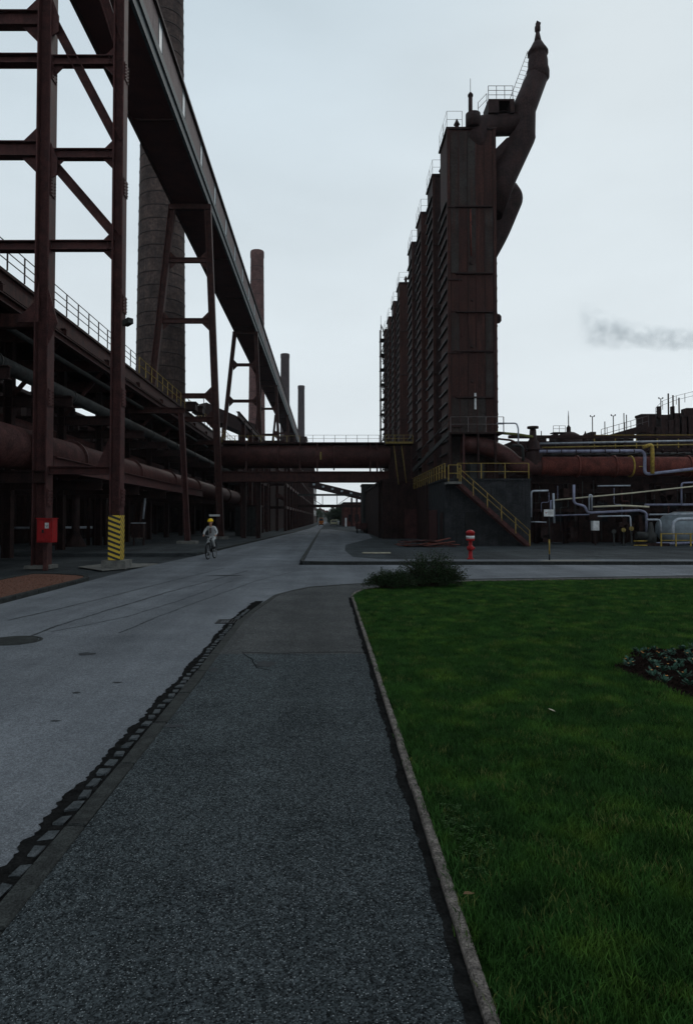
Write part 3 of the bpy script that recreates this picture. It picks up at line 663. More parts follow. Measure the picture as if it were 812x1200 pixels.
GN_ = 'trestles under the conveyor gallery'
def gusset(t, c, dx, dz, s, y0, m):
    c = Vector(c); MB().plate([c, c+Vector((dx*s, 0, 0)), c+Vector((0, 0, dz*s))], (0, 1, 0), .05).build('gusset', m, t)
def hcol(t, name, a, b, w, d, m):     # H column: flanges facing x
    MB().ibeam(a, b, d, w, .05, (1, 0, 0)).build(name, m, t)
def trestle(Y, label, bars=(10.2, 12.2, 18.6, 23.8), first=False):
    t = thing('trestle', label, 'trestle', (-11.5, Y, 0), GN_)
    xr0, xr1 = -8.9, -10.15; xl0, xl1 = -16.1, -13.15
    hcol(t, 'leg', (xr0, Y, 0.1), (xr1, Y, CZ-.05), .55, .5, STEEL); hcol(t, 'leg', (xl0, Y, 0.1), (xl1, Y, CZ-.05), .55, .5, STEEL)
    for z in bars:
        f = z/CZ; xr = xr0+(xr1-xr0)*f-.28; xl = xl0+(xl1-xl0)*f+.28
        MB().ibeam((xl, Y, z), (xr, Y, z), .3, .42, .04).build('cross_beam', STEEL, t)
        for (x, s) in ((xl, 1), (xr, -1)):
            for dz in (-1, 1): gusset(t, (x, Y, z+dz*.2), s, dz, .62, Y, STEEL)
    MB().box(xl1-.3, xr1+.3, Y-.25, Y+.25, CZ-.45, CZ-.04).build('head_beam', STEEL, t)
    for x in (xr0, xl0): MB().box(x-.6, x+.6, Y-.5, Y+.5, -.03, .32).build('plinth', CONC, t)
    return t
trestle(57.5, 'splayed portal trestle straddling the pipe bridge, second from the camera')
trestle(97, 'splayed portal trestle in front of the red brick chimney, third from the camera')
trestle(136, 'small far trestle just left of the dark grey chimneys, fourth from the camera')
trestle(175, 'distant trestle under the conveyor, fifth from the camera')
trestle(214, 'farthest trestle under the conveyor, next to the transfer house')
# first trestle, a braced tower with legs A and B
Y1 = 25.0
t1 = thing('trestle', 'tall braced steel trestle nearest the camera at the left edge, one leg striped', 'trestle', (-9, Y1, 0), GN_)
def X1(px, py=300): return at(px, py, Y1).x
zt = CZ-.05
a0, a1 = X1(45, 660), X1(53, 0); ztop0 = at(53, 0, Y1).z
ax_ = lambda z: a0+(a1-a0)*z/ztop0
b0_, b1_ = X1(134, 650), X1(140, 0)
bx_ = lambda z: b0_+(b1_-b0_)*z/ztop0
hcol(t1, 'leg', (a0, Y1+.3, .0), (ax_(zt), Y1+.3, zt), .52, .62, STEELR)
lb = MB().ibeam((bx_(1.93), Y1+.25, 1.93), (bx_(zt-4), Y1+.25, zt-4), .5, .40, .05, (1, 0, 0)).build('leg', STEELR, t1)
sb = MB().beam((0, 0, -.82), (0, 0, .82), .52, .44, (1, 0, 0)).build('striped_leg_foot', STRIPE, t1, loc=(bx_(1.1)-t1.location.x, Y1+.25-t1.location.y, 1.11)); sb['label'] = 'lower leg painted with black and yellow hazard stripes'
MB().box(b0_-.42, b0_+.46, Y1-.15, Y1+.7, -.03, .28).build('plinth', CONC, t1)
MB().box(a0-.45, a0+.45, Y1-.15, Y1+.75, -.03, .10).build('plinth', CONC, t1)
hcol(t1, 'leg', (-13.9, Y1+.3, 0), (-13.2, Y1+.3, zt), .52, .62, STEELR)
barz = [at(100, py, Y1).z for py in (285, 177, 67, -60)]
for z in barz:
    MB().ibeam((ax_(z)+.27, Y1+.25, z), (bx_(z)-.21, Y1+.25, z), .3, .36, .04).build('cross_beam', STEELR, t1)
    for dz in (-1, 1): gusset(t1, (bx_(z)-.21, Y1+.25, z+dz*.17), -1, dz, .42, 0, STEELR)
for (py, th) in ((286, .36), (172, .56), (66, .36), (18, .56)):
    z = at(20, py, Y1).z
    MB().ibeam((-13.5, Y1+.25, z), (ax_(z)-.27, Y1+.25, z), .4, th, .04).build('cross_beam', STEELR, t1)
    if th > .5:
        for dz in (-1, 1): gusset(t1, (ax_(z)-.27, Y1+.25, z+dz*.27), -1, dz, .65, 0, STEELR)
for (pa, pb) in (((62, 190), (137, 277)), ((61, 20), (137, 164)), ((62, -190), (139, 52))):
    MB().ibeam(at(*pa, Y1)+Vector((0, .25, 0)), at(*pb, Y1)+Vector((0, .25, 0)), .3, .34, .035).build('diagonal_brace', STEELR, t1)
for (py, s) in ((184, -1), (72, -1)):
    z = at(60, py, Y1).z; gusset(t1, (ax_(z)+.27, Y1+.25, z), 1, s, .42, 0, STEELR)
for py in (180, 12):
    z = at(60, py, Y1).z; MB().plate([(ax_(z)+.26, Y1+.1, z+.5), (ax_(z)+.5, Y1+.1, z-.15), (ax_(z)+.5, Y1+.1, z-.75), (ax_(z)+.26, Y1+.1, z-.9)], (0, 1, 0), .05).build('gusset', STEELR, t1)
# gusset collar where leg A meets the deck beam
zc = at(46, 360, Y1).z
MB().plate([(ax_(zc)-.27, Y1+.05, zc-.55), (ax_(zc)-.85, Y1+.05, zc-.55), (ax_(zc)-.85, Y1+.05, zc-.4), (ax_(zc)-.27, Y1+.05, zc+.2), (ax_(zc)-.1, Y1+.05, zc+1.0), (ax_(zc)-.1, Y1+.05, zc-.55)], (0, 1, 0), .06).build('gusset', STEELR, t1)
MB().plate([(ax_(zc)+.2, Y1+.05, zc-1.5), (ax_(zc)+.6, Y1+.05, zc-.55), (ax_(zc)+.2, Y1+.05, zc+.9)], (0, 1, 0), .06).build('gusset', STEELR, t1)
MB().box(-14.2, ax_(11)-.27, Y1+.62, Y1+1.0, zc-.55, zc-.05).build('deck_beam', STEEL, t1)
# bolts rows on front flange edges of the legs
bolt = MB().lathe([(.03, 0), (.03, .025), (.015, .04)], 6).mesh('bolt', STEELR)
for z in barz[:3]:
    for k in range(4):
        for sx in (-.12, .12):
            inst(bolt, 'bolt', t1, (bx_(z)-.3+sx*.6, Y1+.1, z-.15+k*.1), rot=(R(90), 0, 0))
for (fx, hw) in ((ax_, .27), (bx_, .21)):
    for z in (2.6, 6.3, 9.8, 14.2, 18.6):
        MB().box(fx(z)+hw, fx(z)+hw+.025, Y1+.06, Y1+.5, z-.32, z+.32).build('splice_plate', STEELR, t1)
        for k in range(5):
            for yy in (.13, .43): inst(bolt, 'bolt', t1, (fx(z)+hw+.02, Y1+yy, z-.24+k*.12), rot=(0, R(90), 0))
# longitudinal beam low
MB().ibeam((a0+.15, Y1+.9, 3.9), (a0+.15, 57, 3.9), .3, .55, .04).build('tie_beam', STEELR, t1)
MB().plate([(bx_(4)-.22, Y1+.2, 3.7), (bx_(4)-.75, Y1+.2, 3.7), (bx_(4)-.22, Y1+.2, 4.9)], (0, 1, 0), .06).build('gusset', STEELR, t1)
MB().ibeam((a0+.27, Y1+.3, 3.6), (bx_(4)-.22, Y1+.3, 3.6), .3, .30, .04).build('cross_beam', STEELR, t1)

# red cabinet on leg A
fbx = thing('fire_alarm_cabinet', 'red metal cabinet with small white notice fixed to the nearest trestle leg', 'cabinet', (-9.9, 24.6, .9))
q0 = at(51, 622, 24.45)
MB().box(q0.x-.14, q0.x+.40, 24.25, 24.72, .96, 1.80).build('body', REDP, fbx)
MB().box(q0.x-.10, q0.x+.36, 24.215, 24.248, 1.0, 1.76).build('door', REDP, fbx)
MB().box(q0.x+.16, q0.x+.30, 24.205, 24.213, 1.46, 1.66).build('notice', WHITE, fbx)
MB().box(q0.x+.18, q0.x+.28, 24.2, 24.204, 1.55, 1.565).box(q0.x+.21, q0.x+.25, 24.2, 24.204, 1.51, 1.53).build('print', BLACK, fbx)
MB().box(q0.x+.05, q0.x+.12, 24.20, 24.214, 1.30, 1.42).build('handle', BLACK, fbx)
MB().box(q0.x-.17, q0.x+.43, 24.19, 24.75, 1.80, 1.83).build('lid', REDP, fbx)
MB().box(q0.x+.0, q0.x+.14, 24.45, 24.6, -.05, .96).build('post', STEELR, fbx)

# lamp on leg B
lp = at(143, 378, Y1)
lmp = thing('floodlight', 'grey floodlight on a short bracket high on the striped trestle leg', 'lamp', lp)
MB().tube([lp+Vector((-.1, .25, -.05)), lp+Vector((.1, .2, -.03))], .03, 8).build('bracket', STEELD, lmp)
MB().beam(lp+Vector((.08, .15, 0)), lp+Vector((.36, -.1, .05)), .22, .2).build('housing', PIPEK, lmp)

# ================================================================== LEFT DECK STRUCTURE
DX, DZ = -12.3, 11.35
dk = thing('pipe_rack', 'rusty steel pipe rack with overhead deck running along the left of the road', 'pipe rack', (-14, 30, 0))
MB().box(-19, DX, 2, 150, DZ-.18, DZ).build('deck', STEELD, dk)
MB().ibeam((DX+.05, 2, DZ-.62), (DX+.05, 150, DZ-.62), .3, .8, .05).build('edge_girder', STEEL, dk)
MB().ibeam((DX+.35, 2, DZ-1.45), (DX+.35, 150, DZ-1.45), .3, .35, .04).build('lower_girder', STEEL, dk)
for x in (-14.5, -16.8): MB().ibeam((x, 2, DZ-.5), (x, 150, DZ-.5), .25, .6, .04).build('stringer', STEELD, dk)
cb = MB().ibeam((-19, 0, DZ-1.1), (DX+.3, 0, DZ-1.1), .3, .65, .04).mesh('cross_beam', STEEL)
lowb = MB().ibeam((-19, 0, 7.2), (DX+.6, 0, 7.2), .3, .5, .04).mesh('cross_beam', STEELD)
lob3 = MB().ibeam((-19, 0, 3.35), (DX+2.0, 0, 3.35), .3, .45, .04).mesh('cross_beam', STEELD)
colm = MB().ibeam((0, 0, 0), (0, 0, DZ-1.45), .4, .4, .04, (1, 0, 0)).mesh('column', STEELD)
brm = MB().beam((0, 0, 7.4), (2.2, 0, 10.0), .12, .18).mesh('knee_brace', STEEL)
y = 6.5
while y < 150:
    inst(cb, 'cross_beam', dk, (0, y, 0)); inst(lowb, 'cross_beam', dk, (0, y, 0)); inst(lob3, 'cross_beam', dk, (0, y, 0))
    for x in (-14.6, -18.7): inst(colm, 'column', dk, (x, y, 0))
    inst(brm, 'knee_brace', dk, (-14.5, y, 0))
    y += 6.2
railing([(DX+.02, 2, DZ), (DX+.02, 44, DZ)], 'thin grey railing along the edge of the near left deck', RAIL, sp=1.5, t=.022, rails=(1.0, .68, .36))
railing([(DX+.02, 44.5, DZ), (DX+.02, 150, DZ)], 'yellow painted railing along the farther part of the left deck', YEL2, sp=1.6, t=.03, rails=(1.0, .5))
# small things on the deck
for (px, py, Y, w, h, lab) in ((224, 481, 60, 1.0, 1.4, 'dark square hopper box on the left deck, nearer one'), (233, 484, 62, .9, 1.1, 'dark square hopper box on the left deck, farther one')):
    p = at(px, py, Y); o = thing('hopper_box', lab, 'hopper', (p.x, Y, DZ))
    MB().box(p.x-w/2, p.x+w/2, Y-.6, Y+.6, DZ, p.z+h*.4).build('body', STEELD, o); MB().box(p.x-w/2-.08, p.x+w/2+.08, Y-.7, Y+.7, p.z+h*.4, p.z+h*.4+.12).build('lid', STEELD, o)
# leaning support posts (C and friends)
for (y0, lab) in ((46.5, 'slender leaning support post in front of the left pipe rack, just left of the cyclist'),):
    t = thing('support_post', lab, 'post', (-9.6, y0, 0))
    hcol(t, 'shaft', (-9.45, y0, .3), (-9.95, y0, 9.0), .36, .34, STEELR); MB().ibeam((-9.7, y0, 9.2), (-14.5, y0, 9.2), .3, .4, .04).build('bracket_beam', STEEL, t)
    MB().box(-10.1, -8.8, y0-.55, y0+.55, 0, .3).build('plinth', CONC, t)
# rows of columns in front of the rack farther down
gC = 'rusty columns along the left roadside'
k = 0
y = 66.0
cfar = MB().ibeam((0, 0, 0), (0, 0, 11.2), .42, .42, .05, (1, 0, 0)).mesh('column', STEEL)
cfar2 = MB().ibeam((0, 0, 0), (0, 0, 12), .42, .42, .05, (1, 0, 0)).mesh('column', STEEL)
fr1 = thing('roadside_frame', 'tall rusty column frame beyond the pipe bridge on the left', 'steel frame', (-8, 66, .1))
while y < 92: inst(cfar, 'column', fr1, (-8.1+.012*(y-66), y, .1)); MB().ibeam((-8.1, y, 9.2), (-14, y, 9.2), .3, .4, .04).build('bracket_beam', STEEL, fr1); y += 5.8
MB().ibeam((-8.1, 62, 11.3), (-7.8, 92, 11.3), .3, .6, .05).build('girder', STEEL, fr1); MB().ibeam((-8.1, 62, 6.2), (-7.8, 92, 6.2), .25, .35, .05).build('girder', STEEL, fr1)
fr2 = thing('roadside_frame', 'long dark multi-column frame reaching to the far end of the left roadside', 'steel frame', (-5.6, 94, .1))
y = 94.0
while y < 236:
    x = -5.7+.006*(y-94)
    inst(cfar2, 'column', fr2, (x, y, .1)); MB().box(-13, x+.3, y-.15, y+.15, 12.1, 12.6).build('cross_beam', STEELD, fr2)
    y += 7.2
for z in (3.4, 6.6, 9.5, 12.4): MB().beam((-5.75, 93, z), (-4.9, 236, z), .22, .4).build('girder', STEEL, fr2)
MB().box(-13, -8, 97, 236, .1, 12.0).build('wall', WALLB, fr2)
for xx in (-12.6, -11.3, -10.2, -9.1, -8.0, -6.9): inst(cfar2, 'column', fr2, (xx, 95, .1))
for zz in (3.2, 6.4, 9.3): MB().box(-13, -5.9, 94.7, 95.0, zz, zz+.35).build('cross_beam', STEELD, fr2)
for (z, x) in ((8.0, -6.5), (4.9, -6.6)):
    pipe([(x, 92, z), (x+.8, 238, z)], .35, PIPED, 'dull brown pipe inside the far left frame, %s one' % ('upper' if z > 6 else 'lower'), seg=10)
# far brick building
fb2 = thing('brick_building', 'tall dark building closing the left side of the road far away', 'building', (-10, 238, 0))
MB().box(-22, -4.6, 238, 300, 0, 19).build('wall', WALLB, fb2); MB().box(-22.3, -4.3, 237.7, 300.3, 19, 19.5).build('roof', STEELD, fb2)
for i in range(5):
    for z in (3, 7, 11, 15): MB().box(-4.61, -4.55, 242+i*11, 248+i*11, z, z+2).build('window', DARKW, fb2)
# back mass under the deck
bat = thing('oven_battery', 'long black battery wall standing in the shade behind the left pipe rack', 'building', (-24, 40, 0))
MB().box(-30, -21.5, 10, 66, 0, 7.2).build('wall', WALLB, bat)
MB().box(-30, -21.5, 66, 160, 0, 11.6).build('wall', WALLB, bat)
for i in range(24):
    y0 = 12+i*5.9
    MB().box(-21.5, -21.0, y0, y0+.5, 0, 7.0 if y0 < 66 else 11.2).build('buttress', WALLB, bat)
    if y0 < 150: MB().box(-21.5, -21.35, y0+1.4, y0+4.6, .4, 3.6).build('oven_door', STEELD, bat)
# pipes above battery
random.seed(21)
for i, (x, z, r) in enumerate(((-20.5, 8.1, .35), (-22.5, 9.0, .5), (-20.0, 9.9, .3), (-24.5, 8.3, .7), (-23.5, 10.6, .35))):
    pipe([(x, 8, z), (x, 150, z)], r, STEELD, 'dark pipe behind the left pipe rack, %s' % ('lowest thin one', 'thick middle one', 'upper thin one', 'thickest rear one', 'topmost rear one')[i], seg=10)
sh = thing('clutter_rack', 'dark cluttered service frames on top of the shaded battery wall', 'steel frame', (-22, 40, 7.2))
for i in range(26):
    y0 = 14+i*3.1+random.uniform(-.8, .8); w = random.uniform(.2, 1.1); h = random.uniform(1.2, 4.0)
    MB().box(-24-random.random(), -21.8, y0, y0+w, 7.2, 7.2+h).build('frame_post', STEELD, sh)
MB().beam((-22, 12, 10.9), (-22, 95, 10.9), .3, .5).build('frame_beam', STEELD, sh)
# big pipe
pipe([(-11.65, 3, 4.45), (-11.65, 160, 4.45)], .8, PIPED, 'big brown gas main running along under the left deck', name='gas_main', seg=28, flanges=9.5)
pipe([(-13.0, 3, 8.0), (-13.0, 160, 8.0)], .32, PIPEK, 'grey green pipe running under the left deck above the big gas main', seg=14, flanges=8)
pipe([(-12.6, 3, 9.35), (-12.6, 150, 9.35)], .12, PIPEK, 'thin pipe directly under the left deck girder', seg=8)
pipe([(-15.6, 3, 6.4), (-15.6, 150, 6.4)], .45, PIPED, 'dark brown pipe deep inside the left pipe rack', seg=14)
pipe([at(-8, 619, 45), at(115, 618, 47)], .08, PIPEG, 'pale pipe low above the ground behind the nearest trestle', seg=8)
# clutter at ground level left: dark columns, tank, valve stands
for i, (px, py, Y, w, lab) in enumerate(((89, 642, 42, .5, 'flared dark pump stand under the left rack behind the striped leg'), (66, 640, 44, .35, 'narrow dark pump stand left of the flared one'))):
    p = gr(px, py); t = thing('pump_stand', lab, 'pump stand', (p.x, Y, 0)); x = at(px, 630, Y).x
    MB().lathe([(w*1.5, 0), (w*1.2, .25), (w*.5, .9), (w*.42, 3.3)], 14, (x, Y, 0)).build('stand', STEELD, t)
    MB().lathe([(w*.8, 0), (w*.8, .3)], 14, (x, Y, 3.3)).build('head', STEELD, t)
for i, px in enumerate((104, 111, 117, 124)):
    x = at(px, 620, 44).x; o = tag(MB().tube([(x, 44, 0), (x, 44, 3.2)], .12, 8).build('standpipe', STEELD), 'slim dark standpipe left of the striped trestle leg, %s of four' % ('leftmost', 'second from left', 'third from left', 'rightmost')[i], 'pipe', 'row of standpipes')
pipe([at(171, 578, 44), at(168, 608, 44)], .07, PIPEG, 'short pale drain pipe hanging under the left rack', seg=8)
cabp = at(163, 618, 44); t = thing('control_cabinet', 'small dark control desk with pale top under the left rack', 'cabinet', (cabp.x, 44, 0))
MB().box(cabp.x-.4, cabp.x+.35, 43.7, 44.3, .6, 1.5).build('body', STEELD, t); MB().box(cabp.x-.42, cabp.x+.37, 43.65, 44.3, 1.5, 1.56).build('top', PIPEG, t)
for sx in (-.35, .28): MB().box(cabp.x+sx, cabp.x+sx+.07, 43.9, 44.1, 0, .6).build('leg', STEELD, t)
# shed beyond with pale sign
p = at(285, 615, 66); t = thing('control_cabin', 'dark grey corrugated cabin between the columns left of the road', 'cabin', (p.x, 68, .1))
MB().box(p.x-.9, p.x+1.4, 67, 70, .1, 3.0).build('wall', PIPEK, t); MB().box(p.x-1.0, p.x+1.5, 66.8, 70.2, 3.0, 3.15).build('roof', STEELD, t)
for k in range(7): MB().box(p.x-.85+k*.33, p.x-.78+k*.33, 66.95, 67, .15, 2.95).build('rib', PIPEK, t)
p = at(252, 604, 55); t = thing('notice_board', 'narrow white notice board under the left rack behind the cyclist', 'sign', p)
MB().box(p.x-.45, p.x+.4, 55, 55.05, p.z-.08, p.z+.08).build('board', WHITE, t); MB().box(p.x-.35, p.x-.3, 55.06, 55.12, 0, p.z).box(p.x+.25, p.x+.3, 55.06, 55.12, 0, p.z).build('post', STEELD, t)
# hanging ladder loop near 215-240, 463
pipe([at(215, 466, 58), at(239, 466, 58), at(240, 500, 58)], .035, RAIL, 'thin bent lamp bracket above the left deck beside the second trestle', name='bracket', seg=6, rad=.2, cat='bracket')

# inclined conveyor far left behind deck
ic = thing('inclined_gallery', 'dark inclined conveyor gallery descending behind the red brick chimney base', 'conveyor', at(260, 490, 150))
pa, pb = at(236, 480, 150), at(300, 508, 160)
MB().beam(pa, pb, 3, 3.0).build('gallery', STEELD, ic)
for k in range(8):
    q = pa.lerp(pb, .1+.11*k)+Vector((0, -1.53, .2)); MB().box(q.x-.4, q.x+.4, q.y-.1, q.y, q.z-.4, q.z+.4).build('window', FROST, ic)
for f in (.3, .7): q = pa.lerp(pb, f); MB().box(q.x-.4, q.x+.4, q.y-.4, q.y+.4, 0, q.z-1.3).build('leg', STEELD, ic)

# ================================================================== CHIMNEYS
ringm = MB(); ringm.lathe([(1.0, -.07), (1.018, -.07), (1.018, .07), (1.0, .07)], 40)
RING = ringm.mesh('band', BAND)
RING1 = MB().lathe([(1.0, -.07), (1.012, -.07), (1.012, .07), (1.0, .07)], 40).mesh('band', mat('dull chimney hoop', (.045, .036, .035), (.03, .024, .023), 3, .8, .1))
def chimney(cx, cy, r0, r1, h, m, label, zb, sp, ringme, cap=True):
    t = thing('chimney', label, 'chimney', (cx, cy, 0), 'brick chimneys on the left')
    rr = lambda z: r0+(r1-r0)*z/h
    MB().lathe([(rr(0), 0), (rr(h*.3), h*.3), (rr(h*.6), h*.6), (r1, h-2.5)] + ([(r1*1.06, h-2.3), (r1*1.06, h-.4), (r1, h), (r1*.8, h), (r1*.8, h-3)] if cap else [(r1, h)]), 40, (cx, cy, 0)).build('shaft', m, t)
    z = zb
    while z < h-3: o = inst(ringme, 'band', t, (cx, cy, z), (rr(z), rr(z), 1)); z += sp
    ld = MB(); a = -2.2
    return t
p = at(189, 440, 90); chimney(p.x-.05, 90, 3.42, 2.38, 99, CHIM1, 'giant sooty banded chimney behind the nearest trestle, running out of the top of the picture', 18, 1.75, RING1)
p = at(301, 480, 243); chimney(p.x, 243, 3.3, 2.35, 98, CHIM2, 'red brick chimney with dark bands, second from the left', 22, 5.0, RING)
p = at(334, 480, 392); chimney(p.x, 392, 3.0, 2.5, 97, CHIM3, 'dark grey brown chimney, third from the left', 30, 8, RING)
p = at(353, 500, 486); chimney(p.x, 486, 2.8, 2.35, 97, CHIM3, 'smallest pale brown chimney, farthest and nearest to the centre', 30, 9, RING)

# ================================================================== PIPE BRIDGE
YBR = 60.0
def br(px, py): return at(px, py, YBR)
pb0, pb1 = br(262, 535), br(482, 535)
pipe([pb0, br(456, 535)], 14*YBR/F, PIPED, 'thick brown gas main crossing over the road', name='gas_main', seg=32, flanges=6.5)
bt = thing('pipe_bridge', 'rusty steel pipe bridge crossing the road with a walkway on top', 'bridge', (0, YBR, 5))
z1, z0 = br(380, 553).z, br(380, 565).z
MB().ibeam((pb0.x, YBR-.6, (z0+z1)/2), (pb1.x, YBR-.6, (z0+z1)/2), .35, z1-z0, .06).build('girder', STEEL, bt)
MB().ibeam((pb0.x, YBR+.9, (z0+z1)/2), (pb1.x, YBR+.9, (z0+z1)/2), .35, z1-z0, .06).build('girder', STEEL, bt)
zt_ = br(380, 519.5).z
MB().box(pb0.x, pb1.x, YBR-.9, YBR+.4, zt_-.12, zt_).build('walkway', STEELD, bt)
for px in (290, 352, 372, 433, 441):
    x = br(px, 540).x; MB().box(x-.06, x+.06, YBR-.95, YBR-.80, z1-.05, zt_-.1).build('hanger', STEEL, bt)
for px in (286, 303, 446, 458): x = br(px, 540).x; MB().ibeam((x, YBR+.1, 0), (x, YBR+.1, z0), .4, .4, .04, (1, 0, 0)).build('column', STEELD, bt)
railing([(pb0.x, YBR-.85, zt_), (br(352, 500).x, YBR-.85, zt_)], 'yellow railing on the left half of the pipe bridge', YELD, h=.55, sp=1.1, t=.02, rails=(1.0,))
railing([(br(354, 500).x, YBR-.85, zt_), (pb1.x, YBR-.85, zt_)], 'pale thin railing on the right half of the pipe bridge', RAIL, h=.62, sp=1.0, t=.015, rails=(1.0, .5), pt=.018)
tag(MB().box(br(376, 530).x-.06, br(376, 530).x+.06, YBR-1.12, YBR-1.06, br(0, 540).z, br(0, 531).z).build('height_marker', YELD), 'small yellow marker strip on the middle of the crossing gas main', 'marker')
MB().box(br(453, 0).x, br(484, 0).x, YBR-.8, YBR+2.5, br(0, 572).z, br(0, 521).z).build('end_housing', STEELD, bt)
for px in (460, 470, 478): MB().box(br(px, 0).x, br(px, 0).x+.12, YBR-.88, YBR-.8, br(0, 572).z, br(0, 521).z).build('stiffener', STEEL, bt)
# further bridges down the road
t = thing('sloping_conveyor', 'grey sloping conveyor bridge over the far end of the road', 'conveyor', at(397, 576, 150))
MB().beam(at(362, 567, 150), at(428, 583, 150), 2.2, 1.4).build('gallery', STEELD, t)
for k in range(6): q = at(368, 568.5, 150).lerp(at(422, 581.5, 150), k/5)+Vector((0, -1.15, .1)); MB().box(q.x-.25, q.x+.25, q.y-.05, q.y, q.z-.2, q.z+.2).build('window', FROST, t)
for px in (412, 418): x = at(px, 590, 150).x; MB().box(x-.2, x+.2, 149.8, 150.2, .1, at(px, 581, 150).z-.5).build('leg', STEELD, t)
t = thing('truss_bridge', 'level steel truss bridge over the road below the sloping conveyor', 'bridge', at(390, 590, 130))
for py, h in ((580, .35), (593, .55)):
    q = at(300, py, 130); MB().beam((at(345, py, 130).x, 130, q.z), (at(428, py, 130).x, 130, q.z), .8, h).build('chord', STEELD if py > 585 else PIPEK, t)
for px in (358, 378, 395, 412): MB().beam(at(px, 580, 130), at(px, 593, 130), .12, .12).build('post', STEELD, t)
for (a_, b_) in (((358, 580), (378, 592)), ((412, 580), (395, 592))): MB().beam(at(*a_, 130), at(*b_, 130), .1, .1).build('brace', STEELD, t)

# ================================================================== COOLING TOWERS (right)
YT = 46.0
XL = at(525, 300, YT).x; XR = at(580.5, 300, YT).x; ZT = at(525, 152, YT).z; TD = 3.0; WT = XR-XL
XL9 = XL
ribL = MB().box(-.16, 0, 0, TD, 0, .09).mesh('rib', RIBM)
ribR = MB().box(0, .10, 0, TD, 0, .14).mesh('rib', TOWERD)
GT = 'tall rusty scrubber towers right of the road'
fac = [1, 1.138, 1.28, 1.42, 1.665, 1.81, 1.95, 2.08]
ords = ['nearest', 'second', 'third', 'fourth', 'fifth', 'sixth', 'seventh', 'eighth and farthest']
Zb = 3.9
for i, f in enumerate(fac):
    Y = YT*f
    if i == 0: lab = 'nearest tall rusty tower with panelled front and a great bent duct on top'
    elif i == 7: lab = 'farthest tower of the rusty row, beside the open stair tower'
    else: lab = 'tall dark ribbed tower, %s in the receding row' % ords[i]
    t = thing('scrubber_tower', lab, 'tower', (XL, Y, 0), GT)
    MB().box(XL, XR, Y, Y+TD, Zb, ZT-.001*i).build('shell', TOWER if i % 2 == 0 else TOWERD, t)
    # corner posts
    for x in (XL-.06, XR-.14): MB().box(x, x+.2, Y-.08, Y+.12, Zb, ZT+.1).build('corner_post', TOWER, t)
    z = Zb+.6
    while z < ZT-.8 - (3.5 if i < 1 else 0):
        inst(ribL, 'rib', t, (XL, Y+.14, z))
        if i == 0: inst(ribR, 'rib', t, (XR, Y, z))
        z += .86
    MB().box(XL-.12, XR+.12, Y-.12, Y+TD+.1, ZT-.001*i, ZT+.14).build('roof', TOWERD, t)
    railing([(XL-.05, Y+TD, ZT+.14), (XL-.05, Y, ZT+.14), (XL+ (1.0 if i == 0 else WT), Y, ZT+.14)], 'thin railing on the roof of the %s tower' % ords[i], RAIL, h=1.15, sp=1.2, t=.013, rails=(1., .5), group='railings on the tower roofs', pt=.014)
    o = thing('roof_vent', 'small dark vent pipe on the roof of the %s tower' % ords[i], 'vent', (XL+.6, Y+.8, ZT+.14), 'roof vents')
    MB().lathe([(.14, 0), (.14, .5), (.22, .55), (.1, .8), (.05, .95)], 10, (XL+.75, Y+.6, ZT+.14)).build('stack', TOWERD, o)
    if i == 0:
        # front panels separated by vertical seams and flanges
        zs = [Zb] + [at(550, py, YT).z for py in (466, 412, 366, 321, 243)] + [ZT-.1]
        n = 5; pw = (WT-.34)/n
        rnd = random.Random(5)
        for a in range(len(zs)-1):
            for k in range(n):
                x0 = XL+.17+k*pw; 
                MB().box(x0+.02, x0+pw-.02, Y-.045-rnd.random()*.015, Y, zs[a]+.06, zs[a+1]-.06).build('front_panel', rnd.choice([TOWER, TOWER, TOWERG]) if a < 4 else rnd.choice([TOWERG, TOWERG, TOWER]), t)
            if a: MB().box(XL+.5, XR-.25, Y-.22, Y, zs[a]-.05, zs[a]+.05).build('flange', TOWERD, t)
        for k in range(n+1):
            x0 = XL+.17+k*pw; MB().box(x0-.018, x0+.018, Y-.09, Y-.0, Zb, ZT-.1).build('seam', STEELR if k in (1, 3) else TOWERD, t)
        for (px, py, r) in ((552, 262, 2), (552, 308, 2.4), (553, 352, 1.6), (553, 406, 2), (553, 447, 2)):
            q = at(px, py, YT); MB().tube([(q.x, Y-.16, q.z), (q.x, Y-.04, q.z)], r*YT/F, 12).build('hatch', TOWERD, t)
        q = at(583, 372, YT); MB().lathe([(.12, -.3), (.24, -.15), (.24, .15), (.12, .3)], 10, (XR+.2, Y+.3, q.z)).build('side_valve', TOWERD, t)
        q = at(556, 470, YT); MB().box(q.x-.05, q.x+.08, Y-.16, Y-.1, at(0, 480, YT).z, at(0, 461, YT).z).build('gauge_board', WHITE, t)
        # thin conduit running crooked
        MB().tube(fillet([at(541, 395, YT-.15), at(541, 390, YT-.15), at(549, 378, YT-.15), at(549, 366, YT-.15)], .2), .03, 6).build('conduit', STEELR, t)
        MB().tube([at(551, 245, YT-.12), at(552, 300, YT-.12)], .05, 6).build('conduit', PIPER, t)
    else:
        for k in (1, 2, 3): MB().box(XL+.17+k*.7, XL+.22+k*.7, Y-.06, Y, Zb, ZT-.1).build('seam', TOWERD, t)
    for (zz) in (8, 13, 18, 23): MB().box(XL-.05, XL+.9, Y-.14, Y-.08, zz, zz+.1).build('stiffener', TOWERD, t)

